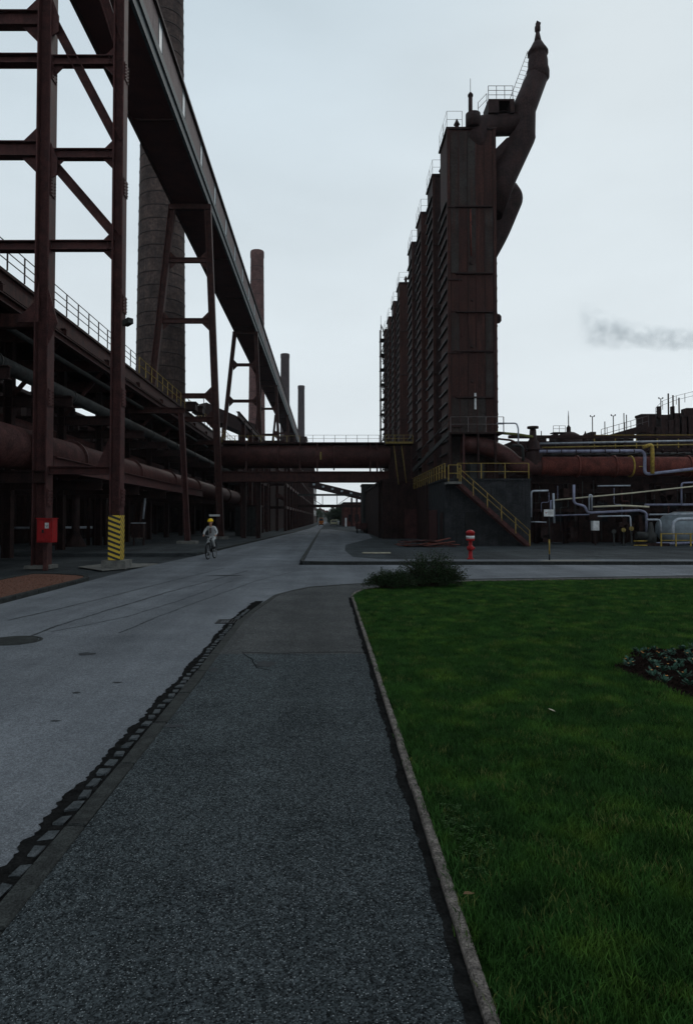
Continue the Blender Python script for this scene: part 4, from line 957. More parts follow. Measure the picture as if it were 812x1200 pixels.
# duct and stack on top of nearest tower
dt = thing('offgas_duct', 'great bent black duct with conical stack leaning out from the nearest tower top', 'duct', at(590, 200, YT+1))
YD = YT+1.3
def dd_(px, py): return at(px, py, YD)
s_ = YD/F
MB().tube(fillet([dd_(574, 250), dd_(591, 206), dd_(612.5, 160), dd_(613, 130), dd_(630, 88)], .12, 2), [15*s_]*6+[14.2*s_]*4+[12.6*s_], 24).build('main_duct', TOWERD, dt)
c = dd_(630, 80)
MB().lathe([(10.0*s_, -1.0), (13.0*s_, -.75), (13.2*s_, -.3), (11.6*s_, .1), (11.6*s_, .45), (10.6*s_, .75), (10.6*s_, .95), (12*s_, 1.0), (12*s_, 1.15), (10.6*s_, 1.3), (8*s_, 1.55), (5.4*s_, 1.85)], 24, c).build('stack_base', TOWERD, dt)
ztip = dd_(629, 38).z-c.z
MB().lathe([(5.0*s_, 1.75), (2.2*s_, ztip)], 18, c).build('cone', TOWERD, dt)
MB().lathe([(2.0*s_, ztip), (3.4*s_, ztip+.12), (3.4*s_, ztip+.38), (2.6*s_, ztip+.5), (1.5*s_, ztip+.62), (1.2*s_, ztip+.66)], 14, c).build('cap', TOWERD, dt)
MB().tube([c+Vector((0, 0, ztip+.3)), c+Vector((.12, 0, ztip+.62)), c+Vector((-.1, 0, ztip+.72))], .13, 8).build('vent_hook', TOWERD, dt)
# elbow from tower roof to the duct
MB().tube(fillet([at(563, 176, YT+.75), at(559, 168, YT+.45), at(559, 152, YT+.45), dd_(606, 146)], .7, 3), [6*s_]+[12*s_]*2+[13.2*s_]*20, 22) if False else MB().tube([at(566, 178, YT+.8), at(561, 172, YT+.55), at(558, 164, YT+.45), at(559, 155, YT+.5), at(565, 149, YT+.8), at(578, 147, YD), dd_(606, 146)], [7*s_, 11*s_, 13*s_, 13.4*s_, 13*s_, 12.2*s_, 12.2*s_], 22).build('elbow_duct', TOWERD, dt)
MB().tube([at(554, 150, YT), at(554, 134, YT)], 8.5*s_, 18).build('elbow_cap', TOWERD, dt)
MB().tube([dd_(562, 204), dd_(598, 168)], 8*s_, 16).build('strut_duct', TOWERD, dt)
MB().tube([dd_(551, 140), dd_(551, 112)], 2.5*s_, 12).build('vent_pipe', TOWERD, dt); MB().lathe([(3.2*s_, 0), (3.2*s_, .12), (1*s_, .3)], 12, dd_(551, 113)).build('vent_cap', TOWERD, dt)
MB().tube([dd_(551, 112), dd_(551, 92)], .02, 5).build('lightning_rod', RAIL, dt)
pl0, pl1 = dd_(569, 124), dd_(599, 138)
MB().box(pl0.x, pl1.x, YD-.8, YD+.8, pl0.z-.12, pl0.z).build('platform', STEELD, dt)
MB().box(pl0.x, pl0.x+.72, YD-.8, YD+.8, pl1.z-.1, pl0.z-.12).build('platform_box', TOWERD, dt)
MB().box(pl1.x-.3, pl1.x, YD-.8, YD+.8, pl1.z-.1, pl0.z-.12).box(pl0.x+.72, pl1.x-.3, YD-.2, YD+.2, pl0.z-.5, pl0.z-.42).build('platform_bracket', STEELD, dt)
railing([(pl0.x, YD-.75, pl0.z), (pl1.x-.1, YD-.75, pl0.z)], 'railing on the duct platform atop the nearest tower', RAIL, h=.95, sp=.6, t=.018, rails=(1, .66, .33), pt=.018)
lad = thing('duct_ladder', 'thin ladder climbing the leaning duct up to the stack', 'ladder', dd_(597, 118))
A, B = dd_(596, 119), dd_(618, 60)
MB().tube([A, B], .022, 6).build('side_rail', RAIL, lad); MB().tube([A+Vector((.45, 0, -.1)), B+Vector((.45, 0, -.1))], .022, 6).build('side_rail', RAIL, lad)
for k in range(12): q = A.lerp(B, (k+.5)/12); MB().tube([q, q+Vector((.45, 0, -.1))], .012, 5).build('rung', RAIL, lad)
railing([dd_(560, 135), dd_(570, 108)+Vector((0, 0, -1.0))], 'sloping handrail beside the vent pipe on the nearest tower', RAIL, h=.9, sp=.6, t=.018, pt=.018)
# second duct end poking out behind
YD2 = YT+8
pipe([at(560, 320, YD2), at(585, 275, YD2), at(603, 232, YD2), at(596, 222, YD2)], 10.5*YD2/F, TOWERD, 'thick dark duct end jutting out behind the nearest tower', name='offgas_duct', seg=22, rad=.9, cat='duct')

# stair tower at far left
YS = 97.0
st = thing('stair_tower', 'open steel stair tower at the left end of the tower row', 'stair tower', at(450, 600, YS))
xa, xb = at(446.5, 500, YS).x, at(453, 500, YS).x; zt2 = at(450, 383, YS).z
for x in (xa, xb):
    for yy in (YS, YS+1.8): MB().box(x-.06, x+.06, yy-.06, yy+.06, .1, zt2).build('post', STEELD, st)
z = 6.0; k = 0
while z < zt2:
    MB().box(xa-.1, xb+.1, YS-.1, YS+1.9, z, z+.09).build('landing', STEELD, st)
    MB().beam((xa, YS, z+.09) if k % 2 else (xb, YS, z+.09), (xb, YS, z+2.1) if k % 2 else (xa, YS, z+2.1), .08, .14).build('stair_flight', STEELD, st)
    MB().box(xa-.1, xb+.1, YS-.12, YS-.08, z+1.0, z+1.06).build('rail', RAIL, st)
    z += 2.15; k += 1
MB().tube([(xa, YS, zt2), (xa, YS, zt2+1.6)], .03, 6).build('rod', RAIL, st)
sf = thing('stairway', 'pale diagonal stair flights fixed to the farthest tower front', 'stairs', at(458, 600, YS-2))
z = at(0, 520, 95).z
while z < at(0, 400, 95).z:
    a = Vector((at(454, 500, 95).x, 95.0, z)); b = Vector((at(462.5, 500, 95).x, 95.0, z+1.35)); MB().beam(a, b, .1, .10).build('stair_flight', RIBM, sf); z += 2.1

# ---------------- plinth building under towers
PX0 = at(521, 600, 42.5).x; PX1 = at(621.5, 600, 42.5).x; PZ = at(560, 563, 42.5).z
pb = thing('tower_base_building', 'dark concrete base building under the tower row with yellow railed stairs', 'building', (PX0, 42.5, .12))
MB().box(PX0, PX1, 42.5, 49, .1, PZ).build('wall', WALLD, pb)
MB().box(PX0+.3, PX1-1, 49, 104, .1, PZ+.6).build('wall', WALLB, pb)
MB().box(PX0-.08, PX1+.05, 42.42, 104, PZ-.0, PZ+.12).build('deck_slab', CONC, pb) if False else MB().box(PX0-.08, PX1+.05, 42.42, 48.9, PZ, PZ+.12).build('deck_slab', WALLD, pb)
MB().box(PX0-.02, PX0+.06, 43.2, 44.3, .12, 2.2).build('door', STEELD, pb)
MB().box(at(545, 620, 42.5).x, at(558, 620, 42.5).x, 42.44, 42.5, .12, 2.2).build('door', BLACK, pb)
MB().box(PX0-.06, PX0-.0, 45.4, 48.6, .12, 2.4).build('door', STEELR, pb)
for k in range(6): MB().box(PX0-.05, PX0, 50+k*8, 50.5+k*8, .12, PZ+.3).build('pilaster', WALLB, pb)
# panels: horizontal shuttering joints on front wall
for z in (1.15, 2.2, 3.25): MB().box(PX0, PX1, 42.485, 42.5, z, z+.02).build('joint', BLACK, pb)
DZ2 = PZ+.12
railing([(PX1-.1, 42.5, DZ2), (at(536, 560, 42.5).x, 42.5, DZ2)], 'yellow railing along the front edge of the base building roof', YEL2, sp=1.35, t=.024, rails=(1., .45), h=.95, pt=.03)
railing([(at(521, 560, 42.5).x, 42.5, DZ2), (at(521, 560, 42.5).x, 62, DZ2)], 'yellow railing receding along the side of the base building', YEL2, sp=1.1, t=.022, rails=(1., .5), h=.95, pt=.03)
# stairs
stt = thing('staircase', 'steel staircase with yellow handrails descending the front of the base building', 'stairs', (PX0+1, 41.9, .12))
SA = at(537, 567, 41.7); SB = Vector((at(619, 640, 41.7).x, 41.7, .15))
for yy in (41.45, 42.25): MB().beam(Vector((SA.x, yy, SA.z)), Vector((SB.x, yy, SB.z)), .06, .24).build('stringer', STEELR, stt)
nst = 20
tr = MB().box(-.12, .12, 41.48, 42.22, -.015, .015).mesh('tread', STEELD)
for k in range(nst): q = SA.lerp(SB, (k+.5)/nst); inst(tr, 'tread', stt, (q.x, 0, q.z+.1))
for yy in (41.45,):
    for hh in (.95, .6): MB().tube([Vector((SA.x, yy, SA.z+hh)), Vector((SB.x, yy, SB.z+hh))], .024, 8).build('handrail', YEL2, stt)
    for k in range(6): q = SA.lerp(SB, k/5); MB().box(q.x-.03, q.x+.03, yy-.03, yy+.03, q.z, q.z+.97).build('post', YEL2, stt)
MB().box(at(519, 0, 42).x, SA.x+.1, 41.2, 42.42, SA.z-.02, SA.z+.12).build('landing', CONC, stt)
railing([(at(520, 0, 42).x, 41.3, SA.z+.12), (at(534, 0, 42).x, 41.3, SA.z+.12)], 'short yellow railing around the stair landing', YEL2, sp=.7, t=.03, rails=(1., .5), h=1.0, pt=.03)

# upper steelwork between plinth and towers
uw = thing('access_frame', 'dark access frame and sloping stair around the foot of the nearest tower', 'steel frame', (XL, 44, PZ))
A_, B_ = at(527, 507, 44.5), at(484, 551, 52)
MB().beam(A_, B_, .1, .3).build('stringer', PIPEK, uw); MB().beam(A_+Vector((0, 0, .9)), B_+Vector((0, 0, .9)), .04, .05).build('handrail', PIPEK, uw)
MB().box(A_.x-.1, XR, 44.2, 45.9, A_.z-.1, A_.z).build('platform', STEELD, uw)
for px in (527, 543, 560, 580): x = at(px, 520, 44.4).x; MB().box(x-.06, x+.06, 44.3, 44.42, PZ, A_.z-.1).build('post', STEELR if px == 543 else STEELD, uw)
railing([(A_.x, 44.25, A_.z), (XR, 44.25, A_.z)], 'dark railing on the platform at the foot of the nearest tower', RAIL, sp=1.0, h=1.0, t=.02)
MB().box(at(548, 0, 44.4).x, at(563, 0, 44.4).x, 44.5, 45.6, PZ+.12, PZ+1.2).build('valve_box', PIPEK, uw)
# yellow ladder rails
lad2 = thing('yellow_ladder', 'yellow railed steep stair beside the right end of the pipe bridge', 'ladder', at(470, 570, 56))
for (p0, p1) in (((461, 519), (467, 568)), ((470, 519), (476, 566))): MB().tube([at(*p0, 56), at(*p1, 56)], .045, 6).build('side_rail', YELD, lad2)
for k in range(14): MB().tube([at(461, 519, 56).lerp(at(467, 568, 56), k/14), at(470, 519, 56).lerp(at(476, 566, 56), k/14)], .02, 5).build('rung', STEELD, lad2)
pf = at(465, 519, 56); t = thing('service_platform', 'small service platform with yellow edge at the right end of the pipe bridge', 'platform', pf)
MB().box(at(450, 0, 56).x, at(481, 0, 56).x, 55.6, 57, pf.z-.15, pf.z).build('deck', STEELD, t); MB().box(at(450, 0, 56).x, at(481, 0, 56).x, 55.55, 55.6, pf.z-.1, pf.z+.06).build('edge_strip', YELD, t)
railing([(at(450, 0, 56).x, 55.6, pf.z+.0), (at(481, 0, 56).x, 55.6, pf.z+.0)], 'yellow railing on the service platform by the pipe bridge', YELD, sp=.8, h=.6, t=.022)
# block between bridge end and the plinth
t = thing('pump_house', 'low dark pump house beneath the right end of the pipe bridge', 'building', (5, 58, .1))
MB().box(at(447, 0, 58).x, at(492, 0, 58).x, 58, 96, .1, 5.0).build('wall', WALLB, t); MB().box(at(447, 0, 58).x-.1, at(492, 0, 58).x, 57.9, 96.1, 5.0, 5.2).build('roof', STEELD, t)
for px in (449, 456, 463): x = at(px, 0, 57.9).x; MB().box(x, x+.12, 57.9, 58, .12, 4.9).build('pipe_chase', STEELD, t)
MB().box(at(472, 0, 58).x, at(486, 0, 58).x, 57.94, 58, .12, 2.6).build('door', STEELR, t)
# grey clad box + cart
t = thing('clad_silo', 'tall pale grey corrugated box standing at the roadside beyond the pipe bridge', 'silo', at(431, 620, 84))
x0, x1 = at(425, 600, 84).x, at(439, 600, 84).x; zz = at(430, 569, 84).z
MB().box(x0, x1, 84, 88, .6, zz).build('body', PIPEK, t); MB().box(x0-.1, x1+.1, 83.9, 88.1, zz, zz+.2).build('roof', PIPEK, t)
for k in range(7): MB().box(x0+.06+k*.2, x0+.14+k*.2, 83.93, 84, .6, zz).build('rib', RIBM, t)
for x in (x0+.1, x1-.2): MB().box(x, x+.15, 84.1, 84.25, .1, .6).build('foot', STEELD, t)
t = thing('handcart', 'small dark two-wheeled cart beside the grey clad box', 'cart', at(424, 624, 80))
q = at(424, 617, 80); MB().box(q.x-.7, q.x+.6, 79.5, 81, .6, 1.3).build('box', STEELR, t)
for x in (-.6, .5): MB().tube([(q.x+x-.05, 79.5, .42), (q.x+x+.1, 79.5, .42)], .32, 16).build('wheel', RUBBER, t)
# brick building far right side of road
t = thing('brick_building', 'dark red brick building on the right at the far end of the road', 'building', (4, 150, 0))
x0, x1 = at(403, 600, 152).x, at(445, 600, 152).x; zz = at(0, 590, 152).z
MB().box(x0, x1, 152, 175, .1, zz).build('wall', BRICK, t); MB().box(x0-.2, x1, 151.8, 175.2, zz, zz+.3).build('roof', STEELD, t)
for px in (408, 415): x = at(px, 0, 152).x; MB().box(x, x+.9, 151.95, 152, 1.2, 2.8).build('window', DARKW, t)
x = at(404.5, 0, 150).x; tag(MB().box(x-.15, x+.2, 149, 149.3, .12, 2.0).build('gate_pillar', WHITE), 'white gate pillar in front of the far brick building', 'pillar')

# vehicles far
def vehicle(name, label, c, w, h, l, m, cat):
    t = thing(name, label, cat, c); x, y, z = c
    b = MB().hexa([(x-w/2, y, z+.3), (x+w/2, y, z+.3), (x+w/2, y+l, z+.3), (x-w/2, y+l, z+.3), (x-w/2, y, z+h*.62), (x+w/2, y, z+h*.62), (x+w/2, y+l, z+h*.62), (x-w/2, y+l, z+h*.62)])
    b.hexa([(x-w*.46, y+l*.2, z+h*.62), (x+w*.46, y+l*.2, z+h*.62), (x+w*.46, y+l*.95, z+h*.62), (x-w*.46, y+l*.95, z+h*.62), (x-w*.38, y+l*.38, z+h), (x+w*.38, y+l*.38, z+h), (x+w*.38, y+l*.85, z+h), (x-w*.38, y+l*.85, z+h)])
    b.build('body', m, t)
    MB().quad((x-w*.42, y+l*.2-.01, z+h*.65), (x+w*.42, y+l*.2-.01, z+h*.65), (x+w*.36, y+l*.36-.01, z+h*.96), (x-w*.36, y+l*.36-.01, z+h*.96)).build('windscreen', DARKW, t)
    for sx in (-1, 1):
        for fy in (.18, .8): MB().tube([(x+sx*w*.5-.1*sx, y+l*fy, z+.32), (x+sx*w*.5+.02*sx, y+l*fy, z+.32)], .32, 14).build('wheel', RUBBER, t)
        MB().box(x+sx*w*.36-.1, x+sx*w*.36+.1, y-.03, y, z+.55, z+.72).build('headlight', WHITE, t)
    MB().box(x-w*.45, x+w*.45, y-.06, y, z+.32, z+.46).build('bumper', BLACK, t)
    return t
p = at(391.5, 615, 165); vehicle('parked_car', 'cream coloured car parked at the far end of the road', (p.x, 165, .13), 1.75, 1.4, 4.1, CREAM, 'car')
p = at(376.5, 615, 168); vehicle('utility_vehicle', 'small orange utility vehicle driving on the far road', (p.x, 168, .02), 1.15, 2.0, 2.4, ORANGE, 'vehicle')
p = at(382.3, 612, 150); 
# far trees and skyline
def far_tree(c, r, h, seed, label, group):
    rnd = random.Random(seed); t = thing('tree', label, 'tree', c, group); lf = MB(); c = Vector(c)
    tk = MB().tube([c, c+Vector((.1, 0, h*.4)), c+Vector((0, 0, h*.8))], [.35, .25, .08], 8)
    for k in range(6):
        a = k*1.05+seed; tk.tube([c+Vector((0, 0, h*(.3+.06*k))), c+Vector((math.cos(a)*r*.7, math.sin(a)*r*.7, h*(.5+.07*k)))], [.12, .03], 5)
    tk.build('trunk', TWIG, t)
    blobs = [(Vector((rnd.gauss(0, r*.4), rnd.gauss(0, r*.4), h*rnd.uniform(.35, .9))), rnd.uniform(.3, .55)*r) for _ in range(16)]
    for k in range(2200):
        bc, br_ = rnd.choice(blobs); dv = Vector((rnd.gauss(0, 1), rnd.gauss(0, 1), rnd.gauss(0, 1))).normalized()*br_*rnd.uniform(.5, 1.08)
        q = c+bc+dv; s = rnd.uniform(.12, .3); d1 = Vector((rnd.uniform(-1, 1), rnd.uniform(-1, 1), rnd.uniform(-1, 1))).normalized(); d2 = d1.orthogonal().normalized()
        i = len(lf.v); lf.v += [tuple(q-d1*s), tuple(q+d2*s*.6), tuple(q+d1*s), tuple(q-d2*s*.6)]; lf.f.append((i, i+1, i+2, i+3)); lf.sm.append(False)
    lf.build('crown', FARF, t, recalc=False)
gtt = 'trees at the far end of the road'
for i, (px, Y, r, h, lab) in enumerate(((399, 185, 2.4, 5.6, 'dark tree against the far brick building'), (393, 200, 2.3, 4.9, 'round dark tree behind the cream car'), (388, 225, 2.2, 4.2, 'low dark tree left of the one behind the cream car'), (371, 330, 4.0, 6.5, 'far tree left of the vanishing road'))):
    p = at(px, 610, Y); far_tree((p.x, Y, 0), r, h, i+3, lab, gtt)
hill = MB()
prev = None
for k in range(60):
    x = -900+k*30; h = 8+6*math.sin(k*.35)+4*math.sin(k*1.3+1)+random.uniform(-1, 1)
    if prev: hill.hexa([(prev[0], 900, -2), (x, 900, -2), (x, 1040, -2), (prev[0], 1040, -2), (prev[0], 960, prev[1]), (x, 960, h), (x, 1030, h), (prev[0], 1030, prev[1])])
    prev = (x, h)
struct('hills', hill, FARF)
# skyline houses
random.seed(4)
for i, px in enumerate((366, 371, 375, 379, 383)):
    Y = 500+i*30; x = at(px, 600, Y).x; h = 7+random.random()*4; w = 3.2
    t = thing('town_house', 'hazy distant house beyond the road end, %s from the left' % ('first', 'second', 'third', 'fourth', 'fifth')[i], 'house', (x, Y, 0), 'distant houses beyond the road end')
    MB().box(x-w, x+w, Y, Y+9, 0, h).build('wall', CONC, t)
    MB().plate([(x-w-.3, Y+4.5, h), (x+w+.3, Y+4.5, h), (x, Y+4.5, h+2.6)], (0, 1, 0), 9.6).build('roof', BRICK, t)
    for wx in (-1.6, .6): MB().box(x+wx, x+wx+1, Y-.05, Y, 3, 4.5).build('window', DARKW, t)

# ================================================================== RIGHT SIDE PLANT
YP = 45.0
def r_(px, py, Y=YP): return at(px, py, Y)
k_ = YP/F
pipe([r_(541, 521), r_(566, 522), r_(592, 534), r_(604, 546.5), r_(640, 546.5)], 10.5*k_, PIPED, 'thick sooty elbow pipe leaving the foot of the nearest tower', name='gas_main', seg=24, rad=1.2)
pipe([r_(632, 546.5), r_(1150, 546.5)], 11.2*k_, PIPER, 'big rust red horizontal gas main on the right', name='gas_main', seg=32, flanges=2.6)
for px in (738,): MB().tube([r_(px-.8, 546.5), r_(px+.8, 546.5)], 12.6*k_, 32).build('band', YEL, None) and None
bpy.data.objects['band' if 'band' in bpy.data.objects and bpy.data.objects['band'].parent is None else 'band'].name
for o in list(C.objects):
    if o.name.startswith('band') and o.parent is None:
        o.name = 'yellow_band'; tag(o, 'yellow ring painted round the big rust red main', 'band')
q = r_(747, 547.5); tag(MB().box(q.x-.22, q.x+.22, YP-11.2*k_-.03, YP-11.2*k_, q.z-.03, q.z+.03).build('pipe_marker', YEL), 'short yellow arrow strip on the rust red main right of its yellow ring', 'marker')
# valve
vt = thing('gate_valve', 'large dark bell-shaped gate valve standing on the rust red main', 'valve', r_(624, 545))
c = r_(624.5, 553)
MB().lathe([(5*k_, 0), (9*k_, 2*k_), (10.5*k_, 8*k_), (10.5*k_, 18*k_), (9.6*k_, 24*k_), (8*k_, 28*k_), (7.4*k_, 34*k_), (4.4*k_, 38*k_), (3.6*k_, 50*k_)], 22, c).build('body', TOWERD, vt)
MB().lathe([(6.5*k_, 51*k_), (6.5*k_, 53.5*k_)], 16, c).build('hand_wheel', TOWERD, vt)
MB().lathe([(11.4*k_, 25*k_), (11.4*k_, 27*k_)], 20, c).build('flange', TOWERD, vt)
# line pipes
T = [
 ([(632, 529), (752, 528.5), (755, 533), (755, 556), (812, 549.5), (900, 540)], 1.9, PIPEB, 'lilac grey pipe bending down in front of the rust red main', 44.2),
 ([(753, 524), (763, 521), (764, 528), (764, 555)], 2.3, YEL, 'bright yellow hooped pipe over the rust red main', 44.0),
 ([(764, 555), (812, 551), (900, 546)], 1.4, YEL, 'long yellow pipe under the rust red main at the right edge', 44.4),
 ([(622, 606), (622, 575.5), (642, 575)], 1.2, PIPEG, 'white bent pipe at the corner of the base building', 43.2),
 ([(648, 578), (649, 613)], 1.3, PIPEG, 'upright pale pipe behind the small white sign', 43.0),
 ([(645, 586), (645, 606)], .8, PIPEB, 'thin upright lilac pipe beside the pale upright one', 43.0),
 ([(650, 586), (738, 578), (812, 570), (900, 561)], .9, mat('cream pipe', (.5, .46, .34), (.35, .32, .25), 4, .5, .05), 'thin cream pipe climbing slightly to the right', 43.6),
 ([(690, 598), (690, 580), (693, 580), (693, 598)], .9, PIPEG, 'narrow pale inverted U pipe in the middle of the plant', 43.2),
 ([(672, 568), (672, 590), (685, 593), (688, 601), (750, 598), (757, 601), (757, 624)], 1.5, PIPEB, 'lilac grey pipe stepping down through the plant', 43.4),
 ([(694, 594), (730, 592.5), (760, 594)], 1.1, mat('cream pipe', (.5, .46, .34), (.35, .32, .25)), 'short cream pipe above the lilac stepped pipe', 43.2),
 ([(700, 605), (738, 604.5), (740, 640)], .9, PIPEG, 'thin pale pipe turning down to the pump', 43.2),
 ([(757, 609), (773, 609), (774, 624)], 1.3, PIPEG, 'small pale hooped pipe left of the grey tank', 43.0),
 ([(788, 637), (788, 613), (793, 608.5), (860, 607)], 2.0, PIPEG, 'bright pale pipe rising in front of the grey tank', 42.6),
 ([(798, 592), (798, 566), (860, 563)], 1.0, PIPEB, 'thin lilac pipe corner at the right edge', 43.8),
 ([(755, 591.5), (880, 591)], 1.3, PIPEB, 'horizontal lilac pipe above the grey tank', 44.2),
 ([(760, 603), (880, 602)], 1.0, PIPEG, 'horizontal pale pipe just above the grey tank', 44.0),
 ([(700, 569.5), (738, 569)], .9, PIPEG, 'short pale pipe under the rust red main', 44.6),
 ([(650, 604), (690, 603)], .8, PIPEB, 'short level lilac pipe behind the white sign', 44.6),
 ([(764, 636.5), (788, 637), (812, 636)], 1.4, PIPEB, 'low lilac pipe feeding the pump near the ground', 42.4),
 ([(622, 611.5), (640, 612)], .8, PIPEG, 'short pale stub pipe beside the base building', 43.4),
 ([(635, 524.5), (812, 521), (900, 519)], .9, YELD, 'faded yellow pipe along the top of the rust red main', 45.6),
 ([(632, 533), (900, 531)], 1.6, PIPEK, 'dark pipe behind the lilac one over the main', 46),
 ([(632, 520), (900, 515)], 1.3, PIPEG, 'pale horizontal pipe on the upper rack', 47),
 ([(582, 496), (605, 496), (607, 502), (607, 520)], .9, PIPEG, 'pale pipe loop beside the foot of the nearest tower', 44.4),
 ([(581, 507), (606, 509), (624, 512)], 1.6, mat('olive pipe', (.14, .14, .05), (.08, .08, .03)), 'olive green pipe between the tower and the gate valve', 44.6),
 ([(581, 514), (600, 516), (618, 530)], 1.2, STEELR, 'thin red pipe sloping to the gate valve', 44.8),
 ([(600, 522), (612, 522), (613, 540)], 1.6, PIPEK, 'small dark bent pipe left of the gate valve', 44.4),
]
for pts, r, m, lab, Y in T: pipe([r_(a, b, Y) for a, b in pts], r*Y/F, m, lab, seg=10, rad=r*Y/F*3)
# dark support rack and back wall
rk = thing('plant_rack', 'black steel rack carrying the pipes on the right', 'pipe rack', (20, 46, 0))
for px in range(628, 1000, 34):
    x = r_(px, 600, 46.6).x; MB().ibeam((x, 46.6, .1), (x, 46.6, r_(0, 534, 46.6).z), .3, .3, .03, (1, 0, 0)).build('column', STEELD, rk)
for py, h in ((563, .45), (575, .25), (598, .2), (512, .2), (527, .2)):
    z = r_(0, py, 46.4).z; MB().beam((PX1-.3, 46.4, z), (45, 46.4, z), .25, h).build('beam', STEELD, rk)
random.seed(12)
for k in range(34):
    px = random.uniform(628, 840); py = random.uniform(566, 640); w = random.uniform(3, 16); h = random.uniform(2, 14)
    a = r_(px, py, 45.8); MB().box(a.x, a.x+w*k_, 45.5, 46.2, max(.12, a.z-h*k_), a.z).build('equipment_box', random.choice([STEELD, STEELD, TOWERD, WALLB]), rk)
random.seed(77)
hts = ['lowest level', 'knee level', 'waist level', 'head level', 'upper level', 'top level']
for k in range(16):
    px = 630+k*12.5+random.uniform(-3, 3); p0 = random.uniform(562, 585); p1 = random.uniform(600, 640); Y_ = 45.2+random.random()
    mm_ = random.choice([PIPEK, PIPEK, STEELR, PIPEB]); r__ = random.uniform(.4, .9)*k_
    pts_ = [r_(px, p0, Y_), r_(px, (p0+p1)/2, Y_), r_(px+random.choice([-9, 9]), (p0+p1)/2, Y_), r_(px+random.choice([-9, 9]), p1, Y_)]; pts_[3].x = pts_[2].x
    b_ = MB().tube(fillet(pts_, .15), r__, 8).build('service_line', mm_, rk)
    MB().tube([pts_[1]+Vector((0, 0, .35)), pts_[1]+Vector((0, 0, .45))], r__*1.9, 10).build('flange', mm_, rk)
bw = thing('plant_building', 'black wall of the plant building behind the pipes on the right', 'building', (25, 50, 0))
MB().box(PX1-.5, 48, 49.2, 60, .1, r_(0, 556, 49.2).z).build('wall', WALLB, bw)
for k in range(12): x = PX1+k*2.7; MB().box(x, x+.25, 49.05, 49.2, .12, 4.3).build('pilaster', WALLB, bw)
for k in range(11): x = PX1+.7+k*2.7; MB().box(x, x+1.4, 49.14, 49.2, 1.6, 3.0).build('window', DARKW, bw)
for px in range(640, 840, 17):
    x = r_(px, 0, 44.2).x; MB().box(x-.03, x+.03, 44.1, 46.2, r_(0, 531.5, 44.2).z, r_(0, 530.6, 44.2).z).build('pipe_bracket', STEELD, rk)
    MB().tube([r_(px-.5, 528.8, 44.2), r_(px+.5, 528.8, 44.2)], 2.3*44.2/F, 10).build('pipe_clamp', STEELD, rk)
# grey tank
tk = thing('storage_tank', 'lying grey tank with domed end at the right edge of the plant', 'tank', r_(812, 625, 45))
a = r_(790, 620, 45)
MB().tube([a+Vector((-1.2, 0, 0)), a+Vector((-1.05, 0, 0)), a+Vector((-.6, 0, 0)), a+Vector((0, 0, 0)), a+Vector((6, 0, 0))], [.2, .55, .95, 1.15, 1.15], 26).build('vessel', mat('blue grey tank paint', (.23, .27, .3), (.15, .17, .19), 2, .45, .05), tk)
for dx in (.6, 4): MB().box(a.x+dx, a.x+dx+.3, 44.2, 45.8, .1, a.z-.7).build('saddle', STEELD, tk)
# cabinet
q = r_(697, 616, 43.1); t = thing('switch_cabinet', 'pale grey switch cabinet on a stand in the middle of the plant', 'cabinet', (q.x, 43.1, .12))
MB().box(q.x-.2, q.x+.22, 43.0, 43.3, q.z-.3, q.z+.3).build('body', WHITE, t); MB().box(q.x-.15, q.x+.17, 42.97, 43.0, q.z-.25, q.z+.25).build('door', WHITE, t); MB().box(q.x-.03, q.x+.03, 43.1, 43.16, .1, q.z-.3).build('stand', STEELD, t)
# pump skid with yellow railings
t = thing('pump_skid', 'dark pump set with yellow guards beside the tank', 'pump', r_(762, 640, 42.4))
a = r_(762, 630, 42.6)
MB().box(r_(740, 0, 42.4).x, r_(772, 0, 42.4).x, 42.1, 43, .12, .3).build('skid', STEELD, t)
MB().lathe([(.34, .3), (.34, .8), (.2, 1.0), (.16, 1.3), (.09, 1.6)], 14, (a.x, 42.6, 0)).build('pump_body', PIPEK, t)
MB().tube([(a.x-.9, 42.6, .75), (a.x-.1, 42.6, .75)], .24, 14).build('motor', PIPEK, t)
for (x0, x1, y) in ((742, 756, 634),):
    for z in (634, 639): b0 = r_(742, z, 42); b1 = r_(758, z, 42); MB().tube([b0, b1], .03, 6).build('guard_rail', YEL, t)
for i, (x0, x1) in enumerate(((765, 830),)):
    railing([(r_(765, 0, 41.8).x, 41.8, .12), (r_(900, 0, 41.8).x, 41.8, .12)], 'low yellow guard railing in front of the tank', YEL, sp=.95, h=.8, t=.035, rails=(.95, .45), pt=.035)
for i, (px, Y) in enumerate(((711, 43), (722, 43.2), (731, 42.6))):
    q = gr(px, 643, .12); x = r_(px, 0, Y).x; o = thing('valve_stand', 'small valve stand with hand wheel, %s of three in the dark plant' % ('leftmost', 'middle', 'rightmost')[i], 'valve', (x, Y, .12))
    MB().lathe([(.12, .12), (.05, .2), (.05, .9+.1*i), (.09, .95+.1*i)], 8, (x, Y, 0)).build('stem', PIPEK, o); MB().tube([(x, Y-.05, 1.0+.1*i), (x, Y, 1.0+.1*i)], .14, 14).build('hand_wheel', YELD if i else PIPEK, o)

# upper railing
railing([(r_(690, 0, 47.5).x, 47.5, r_(0, 525, 47.5).z), (45, 47.5, r_(0, 525, 47.5).z)], 'yellow railing on the rack walkway above the rust red main', YEL, sp=1.5, h=.9, t=.028, rails=(1., .5), pt=.03)
